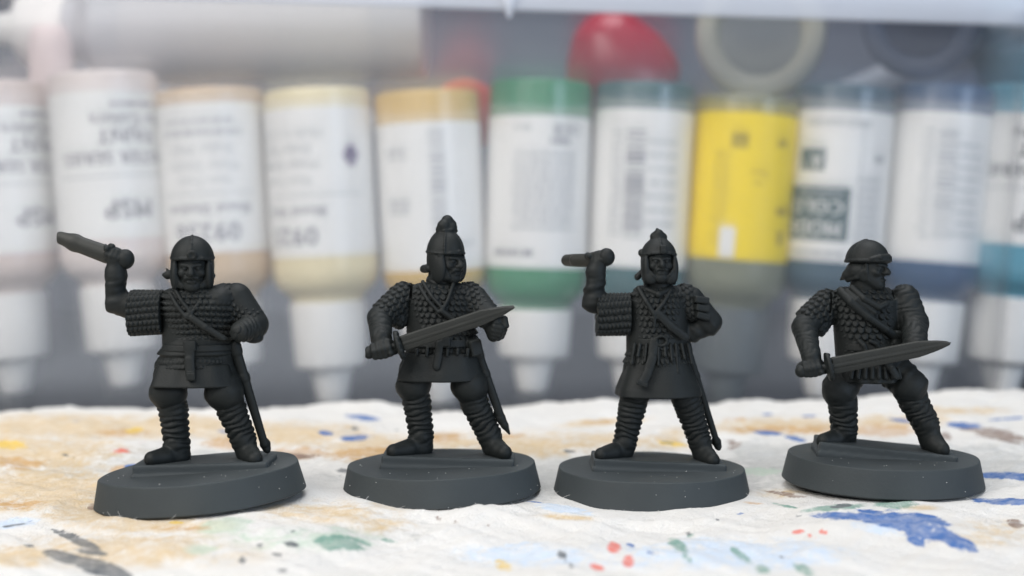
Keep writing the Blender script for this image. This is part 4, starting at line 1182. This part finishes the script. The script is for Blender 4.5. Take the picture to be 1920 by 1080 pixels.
# ------------------------------------------------------------------ plastic tub
def tub():
    root = thing('storage_tub', 'milky clear plastic tub full of upturned paint bottles', 'storage tub', (0, 180, -9.6))
    def ring(hx, y0, y1, z, r, n=10, sx=0.0):
        hx += 14
        pts = []
        for (cx, cy, a0) in ((hx - r, y0 + r, -90), (hx - r, y1 - r, 0), (-hx + r, y1 - r, 90), (-hx + r, y0 + r, 180)):
            for i in range(n + 1):
                a = math.radians(a0 + 90 * i / n)
                pts.append((cx + r * math.cos(a) - 14, cy + r * math.sin(a), z + sx * (cx + r * math.cos(a) - 14)))
        return np.array(pts)
    def loft(rings, capl=True):
        m = len(rings[0]); V = np.concatenate(rings); Q = []
        for k in range(len(rings) - 1):
            for i in range(m):
                j = (i + 1) % m
                Q.append((k * m + i, k * m + j, (k + 1) * m + j, (k + 1) * m + i))
        return V, Q
    O = np.array([0, 180, -9.6])
    SX = -.030
    outer = [ring(104, 140, 506, -9.6, 9), ring(109, 135.5, 510.5, -8.6, 12), ring(112.5, 132.5, 513, -5, 14), ring(113.5, 131.5, 514, 0, 14), ring(118, 128.5, 517, 82, 14, 10, SX)]
    inner = [ring(117, 129.6, 515.9, 82, 13, 10, SX), ring(112.4, 132.6, 512.9, 0, 13), ring(111.4, 133.6, 511.9, -4.6, 13), ring(108.5, 136.5, 509.5, -7.6, 11), ring(104, 141, 505, -8.4, 9)]
    V, Q = loft(outer + inner)
    m = len(outer[0])
    c0 = len(V); V = np.concatenate([V, [[0, 193, -9.6], [0, 193, -8.4]]])
    me = mesh_np('shell', V - O, np.array(Q))
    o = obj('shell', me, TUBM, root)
    # floor panes of the shell
    fl = [ring(104, 140, 506, -9.6, 9)]
    bm_v = np.concatenate([ring(103.9, 140.1, 505.9, -9.55, 9), ring(103.9, 141.1, 504.9, -8.45, 9)])
    me2 = bpy.data.meshes.new('floor_panel')
    me2.from_pydata([tuple((v - O) * U) for v in bm_v], [], [tuple(range(m))[::-1], tuple(range(m, 2 * m))])
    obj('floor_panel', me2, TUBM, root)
    # rolled rim
    rings = [ring(118.2, 128.3, 517.2, 81.5, 14, 10, SX), ring(122.5, 124, 521.5, 80.6, 17, 10, SX), ring(123.2, 123.2, 522.2, 81.2, 17, 10, SX), ring(123.5, 123, 522.5, 88.5, 17, 10, SX), ring(122.4, 124, 521.4, 89.4, 17, 10, SX), ring(117.2, 129.5, 516, 89.2, 13, 10, SX), ring(116.6, 130, 515.4, 82, 13, 10, SX), ring(118.2, 128.3, 517.2, 81.5, 14, 10, SX)]
    V, Q = loft(rings)
    obj('rim', mesh_np('rim', V - O, np.array(Q)), RIMM, root)
    # moulded drip point on the rim
    p = at(955, 6, -53.5 + 177)
    V, Q = lathe([(.001, -3), (.5, -2.6), (1.2, 0), (1.2, 2), (.001, 2)], 12)
    obj('rim_nib', mesh_np('rim_nib', V + (at(955, 8, 122) - O), Q), RIMM, root)
tub()
bd = obj('backdrop', mesh_np('backdrop', np.array([(-900, 560, -9.8), (900, 560, -9.8), (900, 560, 500), (-900, 560, 500), (-900, 575, -9.8), (900, 575, -9.8), (900, 575, 500), (-900, 575, 500)]),
     np.array([(0, 1, 2, 3), (5, 4, 7, 6), (4, 0, 3, 7), (1, 5, 6, 2), (3, 2, 6, 7)]), False), plain('slate_wall', (.09, .10, .135), .8, .12, 8))
bd['kind'] = 'structure'

# ------------------------------------------------------------------ dropper bottles
WHITE = plain('cap_white', (.80, .785, .76), .4, .03)
PAPER = plain('label_paper', (.80, .79, .77), .34, .03, 200)
YELLOW = plain('label_yellow', (.90, .66, .004), .5, .05, 200)
INK = plain('ink_dark', (.11, .12, .14), .6)
INKG = plain('ink_grey', (.22, .23, .26), .6)
INKL = plain('ink_light', (.45, .46, .48), .6)
TEALINK = plain('ink_teal', (.05, .10, .11), .6)

def text_mesh(txt, size, bold=0.0):
    cu = bpy.data.curves.new('lettering', 'FONT')
    cu.body = txt; cu.size = size; cu.align_x = 'CENTER'; cu.align_y = 'CENTER'; cu.space_character = 1.10 if bold else 1.0; cu.resolution_u = 3
    o = bpy.data.objects.new('lettering', cu)
    C.objects.link(o)
    dg = bpy.context.evaluated_depsgraph_get()
    me = bpy.data.meshes.new_from_object(o.evaluated_get(dg))
    bpy.data.objects.remove(o)
    bm = bmesh.new(); bm.from_mesh(me)
    bmesh.ops.triangulate(bm, faces=bm.faces[:])
    for _ in range(4):                                  # short edges, so that the print follows the curve of the bottle
        long_ = [e for e in bm.edges if abs(e.verts[0].co.x - e.verts[1].co.x) > .8]
        if not long_: break
        bmesh.ops.subdivide_edges(bm, edges=long_, cuts=1)
        bmesh.ops.triangulate(bm, faces=bm.faces[:])
    bm.to_mesh(me); bm.free()
    V = np.empty(len(me.vertices) * 3, np.float32); me.vertices.foreach_get('co', V)
    F_ = [tuple(p.vertices) for p in me.polygons]
    bpy.data.meshes.remove(me)
    V = V.reshape(-1, 3)
    if bold:                                            # heavier strokes: the outline struck three times
        n = len(V); d = size * .022
        V = np.concatenate([V + [-d, 0, -.004], V + [0, d * .5, 0], V + [d, 0, .004]])
        F_ = F_ + [tuple(i + n for i in f) for f in F_] + [tuple(i + 2 * n for i in f) for f in F_]
    return V, F_
def wrap_on(V, phi, z, R):
    a = phi + V[:, 0] / R
    Q = R + V[:, 2]
    return np.stack([Q * np.sin(a), -Q * np.cos(a), z + V[:, 1]], -1)
def add_print(name, parent, VF, m):
    V, F_ = VF
    me = bpy.data.meshes.new(name)
    me.from_pydata([tuple(v * U) for v in V], [], F_)
    return obj(name, me, m, parent)
def rects(items, phi, R):
    """flat bars (x0,x1,z0,z1) bent round the bottle"""
    V, F_ = [], []
    for (x0, x1, z0, z1) in items:
        n = max(2, int(abs(x1 - x0) / 1.0) + 2)
        b = len(V)
        for x in np.linspace(x0, x1, n):
            a = phi + x / R
            V += [(R * math.sin(a), -R * math.cos(a), z0), (R * math.sin(a), -R * math.cos(a), z1)]
        for i in range(n - 1):
            F_.append((b + 2 * i, b + 2 * i + 2, b + 2 * i + 3, b + 2 * i + 1))
    return np.array(V), F_
def smallprint(x0, x1, zs, h, seed):
    r = random.Random(seed); out = []
    for z in zs:
        x = x0 + r.uniform(0, .6)
        while x < x1 - .5:
            l = r.uniform(.7, 2.4)
            out.append((x, min(x + l, x1), z - h / 2, z + h / 2)); x += l + r.uniform(.35, .6)
    return out
def barcode(x0, x1, z0, z1, seed):
    r = random.Random(seed); out = []; z = z0
    while z < z1:
        t = r.choice((.3, .3, .55, .9)); out.append((x0, x1, z, min(z + t, z1))); z += t + r.choice((.3, .45, .7))
    return out

def bottle(label, px, ptop, Y, lean, paint, prints, R=12.4, labz=(6.2, 40.5), labm=None, cap=True, H=74.0, capm=None, yawl=0.0, upright=False, group='paint bottles standing upside down in the tub', shoulder=0.0):
    m = plain('paint_bottle', paint, .22, .06, 60)
    root = thing('paint_bottle', label, 'paint bottle', (0, 0, 0), group)
    sh = shoulder
    prof = rounded([(.001, .5), (R * .72, .5), (R * .78, 0), (R, 0.0), (R, 43.5 + sh), (R * .93, 46.2 + sh), (9.0, 48.4 + sh), (8.0, 50 + sh), (7.6, 56 + sh), (.001, 56 + sh)], 1.8, 5)
    obj('body', mesh_np('body', *lathe(prof, 64)), m, root)
    if cap:
        cp_ = rounded([(6.4, 49.8 + sh), (9.1, 49.8 + sh), (8.5, 65.3), (5.2, 65.9), (4.9, 67), (3.5, 74.0), (.001, 74.0)], .9, 3)
        obj('cap', mesh_np('cap', *lathe(cp_, 48)), capm or WHITE, root)
    if labm is not False:
        Rl = R + .08
        a = np.linspace(-2.1, 2.1, 60) + yawl * 0
        V = np.concatenate([np.stack([Rl * np.sin(a), -Rl * np.cos(a), np.full_like(a, labz[0])], -1), np.stack([Rl * np.sin(a), -Rl * np.cos(a), np.full_like(a, labz[1])], -1)])
        Q = np.array([(i, i + 1, 60 + i + 1, 60 + i) for i in range(59)])
        lb = obj('label', mesh_np('label', V, Q), labm or PAPER, root)
        for j, pr in enumerate(prints):
            kind = pr[0]
            Rp = Rl + .06 + .02 * j
            if kind == 'text':
                _, txt, size, ang, z, mm_, bold = pr
                V, F_ = text_mesh(txt, size, bold)
                add_print('lettering', lb, (wrap_on(V, ang, z, Rp), F_), mm_)
            elif kind == 'bars':
                _, items, ang, mm_ = pr
                add_print('small_print', lb, rects(items, ang, Rp), mm_)
            elif kind == 'code':
                _, items, ang, mm_ = pr
                add_print('barcode', lb, rects(items, ang, Rp), mm_)
            elif kind == 'box':
                _, items, ang, mm_ = pr
                add_print('panel', lb, rects(items, ang, Rp), mm_)
    top = at(px + math.tan(math.radians(lean)) * (350 - ptop), ptop, Y)
    root.location = Vector((top[0], top[1], top[2])) * U
    # upside down, leaning a little in the tub
    root.rotation_euler = (Matrix.Rotation(math.radians(lean), 4, 'Y') @ Matrix.Rotation(math.pi, 4, 'Y')).to_euler()
    return root

def L_(z, *a): return z
YB = 156.0
T = lambda txt, size, ang, z, m=INK, b=0.0: ('text', txt, size, ang, z, m, b)
rule = lambda z, m=INKL: ('bars', [(-12, 12, z - .18, z + .18)], 0, m)
def msp(a):
    """printed face of the first make of bottle, turned by a"""
    return [T('MSP', 6.2, a - .05, 32.0, INK, .02 * 1), ('bars', [(-16, 16, 24.3, 24.7)], a, INKL), T('MASTER SERIES', 4.0, a, 20.2, INK, .02), T('PAINT', 4.6, a - .1, 15.2, INK, .02), T('Pro Colors', 3.9, a - .2, 11.6, INK, .015), ('bars', smallprint(-9, 3, (8.0,), 1.0, 3), a, INKG)]
bottle('pinkish bottle cut by the left edge, behind the raised sword tip', -4, 160, YB, -3.8, (.66, .55, .50), msp(-1.0), 12.8, yawl=.2)
bottle('pale pink bottle with MSP lettering behind the raised sword of the round helmet', 205, 142, YB - 2, -3.8, (.74, .65, .61), msp(-.55), 12.7, labz=(5.0, 39))
bottle('tan bottle numbered 09256 above the round-helmeted soldier', 402, 172, YB, -3.4, (.62, .46, .30),
       [T('09256', 6.0, .0, 33.5, INKG, .02), T('Blond Shadow', 3.3, -.05, 28.3, INKG, .02), rule(24.6), T('Non-Toxic', 3.0, 0, 21.8, INKL), T('Water Soluble', 3.0, -.02, 18.4, INKL), T('Shake Well', 3.3, 0, 14.4, INKL), ('bars', smallprint(-10, 10, (10.6,), 1.5, 4), 0, INKL), ('bars', smallprint(-8, 9, (7.8,), 1.0, 5), 0, INKL)], 12.6, labz=(3.8, 38.5))
bottle('cream bottle with a small purple star left of the plumed soldier', 602, 172, YB - 2, -2.8, (.76, .66, .42),
       [T('0925', 6.0, .48, 34.0, INKG, .02), T('Blond Hair', 3.3, .42, 28.6, INKG, .02), rule(24.8), T('Non-Toxic', 3.0, .55, 21.5, INKL), T('Water Soluble', 3.0, .55, 17.8, INKL), T('Shake Well', 3.0, .55, 14.2, INKL), T('Made in U.S.A.', 3.0, .5, 10.6, INKL),
        ('bars', [(-1.6, 1.6, 14.6, 17.6), (-.9, .9, 13.6, 18.6), (-2.2, 2.2, 15.6, 16.6)], -.72, plain('ink_purple', (.13, .10, .2), .6))], 12.6, labz=(4.6, 39))
bottle('amber bottle with a faint barcode behind the plumed helmet', 807, 176, YB, -2.8, (.66, .45, .16),
       [('code', barcode(-1.9, 1.9, 9.5, 34, 2), -.2, INKL), ('bars', smallprint(-3, 3, (14, 15.6), .9, 9), .62, INKL), ('bars', smallprint(-3, 3, (25.6, 27, 28.4), .9, 10), .58, INKL), ('bars', smallprint(-4, 4, (36,), .8, 11), -.6, INKL)], 12.5, labz=(7.6, 42))
bottle('green-banded bottle with small print between the plumed and knob-topped soldiers', 1009, 156, YB, 1.6, (.05, .24, .12),
       [('bars', smallprint(-8.5, 7, np.arange(17.5, 36, 1.9), .95, 21), -.05, INKL), ('bars', smallprint(-8, -2, (14.4,), 1.4, 22), 0, INKG), T('CE', 3.6, -.42, 11.6, INK, .02), ('bars', smallprint(2, 7, (11.5,), 1.1, 25), 0, INKL), T('O', 3.4, -.72, 11.4, INKG, .02), ('bars', smallprint(-1, 10, (40.5,), 1.3, 23), .12, INKG)], 12.2, shoulder=4.0, labz=(8.6, 44))
bottle('dark teal bottle with a tall barcode behind the raised sword of the knob-topped helmet', 1202, 160, YB, 2.6, (.055, .13, .14),
       [('code', barcode(-2.3, 2.3, 11.5, 36.5, 5), .22, INKG), ('bars', smallprint(-1.4, 1.6, np.arange(12, 37, 1.7), .8, 31), .58, INKL), ('bars', smallprint(-2, 6, np.arange(14, 36, 3.2), .9, 32), -.5, INKL)], 11.8, shoulder=4.0, labz=(6.6, 43.5))
bottle('bottle with a bright yellow label between the knob-topped and bowl-helmeted soldiers', 1391, 186, YB, 4.2, (.20, .21, .15),
       [('box', [(-2.0, 2.0, 9.2, 12.6)], .25, plain('ink_olive', (.35, .27, .02), .6)), ('bars', smallprint(-2, 2, np.arange(14, 36, 1.9), .9, 41), .55, plain('ink_olive_pale', (.60, .46, .02), .6)), ('bars', [(-2, 2, 17.6, 18.2), (-1.2, 1.2, 20, 20.6), (-2.4, -1.6, 18.2, 19)], -.15, plain('ink_olive_mid', (.45, .34, .02), .6)), ('box', [(-1.5, 1.5, 9.8, 11.6)], -.62, plain('ink_olive', (.35, .27, .02), .6)), ('box', [(-2.1, 2.1, 25.6, 27.4), (-1, 1, 31, 34.5)], -.75, plain('ink_olive', (.35, .27, .02), .6)), ('box', [(-1.8, 1.8, 31.0, 38.0)], .35, PAPER)],
       12.2, labz=(4.2, 38.5), labm=YELLOW, capm=plain('cap_grey', (.10, .115, .12), .5))
bottle('bottle with dark MODEL COLOR panel above the bowl-helmeted soldier', 1571, 166, YB, 4.2, (.06, .11, .15),
       [('box', [(-7.6, 11.5, 24.2, 36.8)], .58, TEALINK), T('COLOR', 4.5, .74, 28.7, PAPER, .03), T('MODEL', 4.5, .74, 33.6, PAPER, .03), ('bars', smallprint(-6, 5, (25.4,), .8, 51), .58, INKL), ('bars', smallprint(-6, 10, (9.2,), 1.7, 52), .1, INKL), ('box', [(-3.6, 3.0, 15.4, 20.6)], .78, TEALINK), T('A', 4.2, .66, 18, PAPER, .03), ('bars', [(-.15, .15, 8, 40)], -.2, INKL), ('bars', smallprint(-2, 5, np.arange(22, 39, 2.1), .95, 53), -.55, INKL), ('bars', smallprint(-2, 2, (17,), 1.6, 54), -.62, INKG), ('bars', smallprint(-5, 8, (39.6,), 1.2, 55), .4, INKL)], 12.0, shoulder=1.0, labz=(6.2, 41.5))
bottle('dark blue bottle with a barcode right of the bowl-helmeted soldier', 1757, 166, YB, 4.4, (.05, .10, .19),
       [('code', barcode(-2.3, 2.3, 10.5, 36, 8), .12, INKL), ('bars', smallprint(-1.5, 1.5, np.arange(11, 37, 1.9), .8, 61), .5, INKL), ('bars', smallprint(-2, 5, np.arange(14, 36, 2.6), .9, 62), -.5, INKL)], 11.6, shoulder=1.0, labz=(6.6, 41.5))
bottle('bright teal bottle at the right edge of the row', 1922, 168, YB, 5.5, (.15, .36, .46), msp(.05), 12.2, labz=(7, 37.5))

# ------------------------------------------------------------------ things lying on top of the row
def lying(name, label, cat, prof, p0, p1, m, n=56, parts=()):
    """a turned shape whose axis runs from p0 to p1"""
    d = Vector(np.asarray(p1) - np.asarray(p0))
    root = thing(name, label, cat, p0)
    root.rotation_euler = d.to_track_quat('Z', 'Y').to_euler()
    obj('body', mesh_np('body', *lathe(prof, n)), m, root)
    for (pn, pp, pm) in parts:
        obj(pn, mesh_np(pn, *lathe(pp, n)), pm, root)
    return root
GREYB = plain('bottle_grey', (.52, .53, .56), .45, .05, 60)
lying('paint_bottle', 'large pale grey bottle lying on its side above the cream bottle', 'paint bottle',
      rounded([(.001, 0), (13.5, 0), (13.5, 84), (8, 90), (7.4, 94), (.001, 94)], 1.5), at(800, 48, YB + 26), at(-60, 58, YB + 30), GREYB,
      parts=(('label', [(13.65, 13), (13.65, 76)], plain('label_grey', (.56, .56, .58), .5)), ('cap', rounded([(7.4, 92), (9.4, 92), (9, 105), (5, 106), (3.6, 116), (.001, 116)], .7), WHITE)))
PINKW = plain('cap_pink', (.80, .68, .67), .45, .03)
lying('paint_bottle', 'pinkish white bottle nozzle poking up over the left bottles', 'paint bottle',
      rounded([(.001, 0), (11, 0), (11, 30), (6, 33), (.001, 33)], 1.2), at(112, 405, YB + 14), at(92, 60, YB + 10), plain('bottle_pink', (.70, .57, .55), .4),
      parts=(('cap', rounded([(4.6, 32), (5.4, 32), (5.2, 42), (4.6, 45), (3.6, 47), (.001, 47)], .8), PINKW),))
RED = plain('paint_red', (.36, .010, .035), .3, .06, 60)
lying('paint_pot', 'crimson cone-shouldered pot leaning above the teal bottle', 'paint pot',
      rounded([(.001, 0), (14.2, 0), (14.4, 5), (12.2, 12), (7.0, 19.5), (3.6, 21.5), (.001, 22)], 3), at(1178, 178, YB + 14), at(1118, 20, YB + 6), RED,
      parts=(('lid', rounded([(.001, -6), (12.5, -6), (13, -5), (13, .2), (.001, .2)], .8), plain('lid_dark', (.10, .03, .05), .4)),))
lying('paint_bottle', 'salmon red bottle end peeping out beside the green-banded bottle', 'paint bottle',
      rounded([(.001, 0), (9, 0), (9, 40), (.001, 40)], 1.2), at(872, 216, YB + 14), at(872, 216, YB + 50), plain('paint_salmon', (.60, .07, .05), .4))
def end_on(label, c, r_px, Y, aim, m, m2):
    R = r_px * (Y - CAM[1]) / F
    p0 = at(*c, Y); p1 = at(c[0] + aim[0], c[1] + aim[1], Y + 55)
    lying('paint_bottle', label, 'paint bottle', rounded([(R * .62, 2.2), (R * .70, .4), (R * .78, 0), (R * .93, 0), (R, 1.4), (R, 40), (R * .5, 47), (R * .5, 52), (.001, 52)], .8, 4), p0, p1, m,
          parts=(('base_recess', rounded([(.001, 1.9), (R * .3, 2.0), (R * .66, 2.2)], .4), m2),))
end_on('beige-rimmed bottle seen end on, lying above the yellow label', (1425, 66), 121, YB + 2, (10, -10), plain('bottle_beige', (.40, .40, .35), .45), plain('bottle_beige_base', (.17, .19, .21), .5))
end_on('slate blue bottle seen end on, lying at the top right', (1725, 40), 108, YB - 8, (40, -10), plain('bottle_slate', (.085, .105, .16), .35), plain('bottle_slate_base', (.035, .045, .075), .4))
lying('paint_bottle', 'pale aqua bottle lying behind the slate blue one in the top right corner', 'paint bottle',
      rounded([(.001, 0), (12, 0), (12, 50), (6, 54), (.001, 54)], 1.2), at(1960, 235, YB + 22), at(1890, 20, YB + 26), plain('bottle_aqua', (.22, .36, .42), .4))
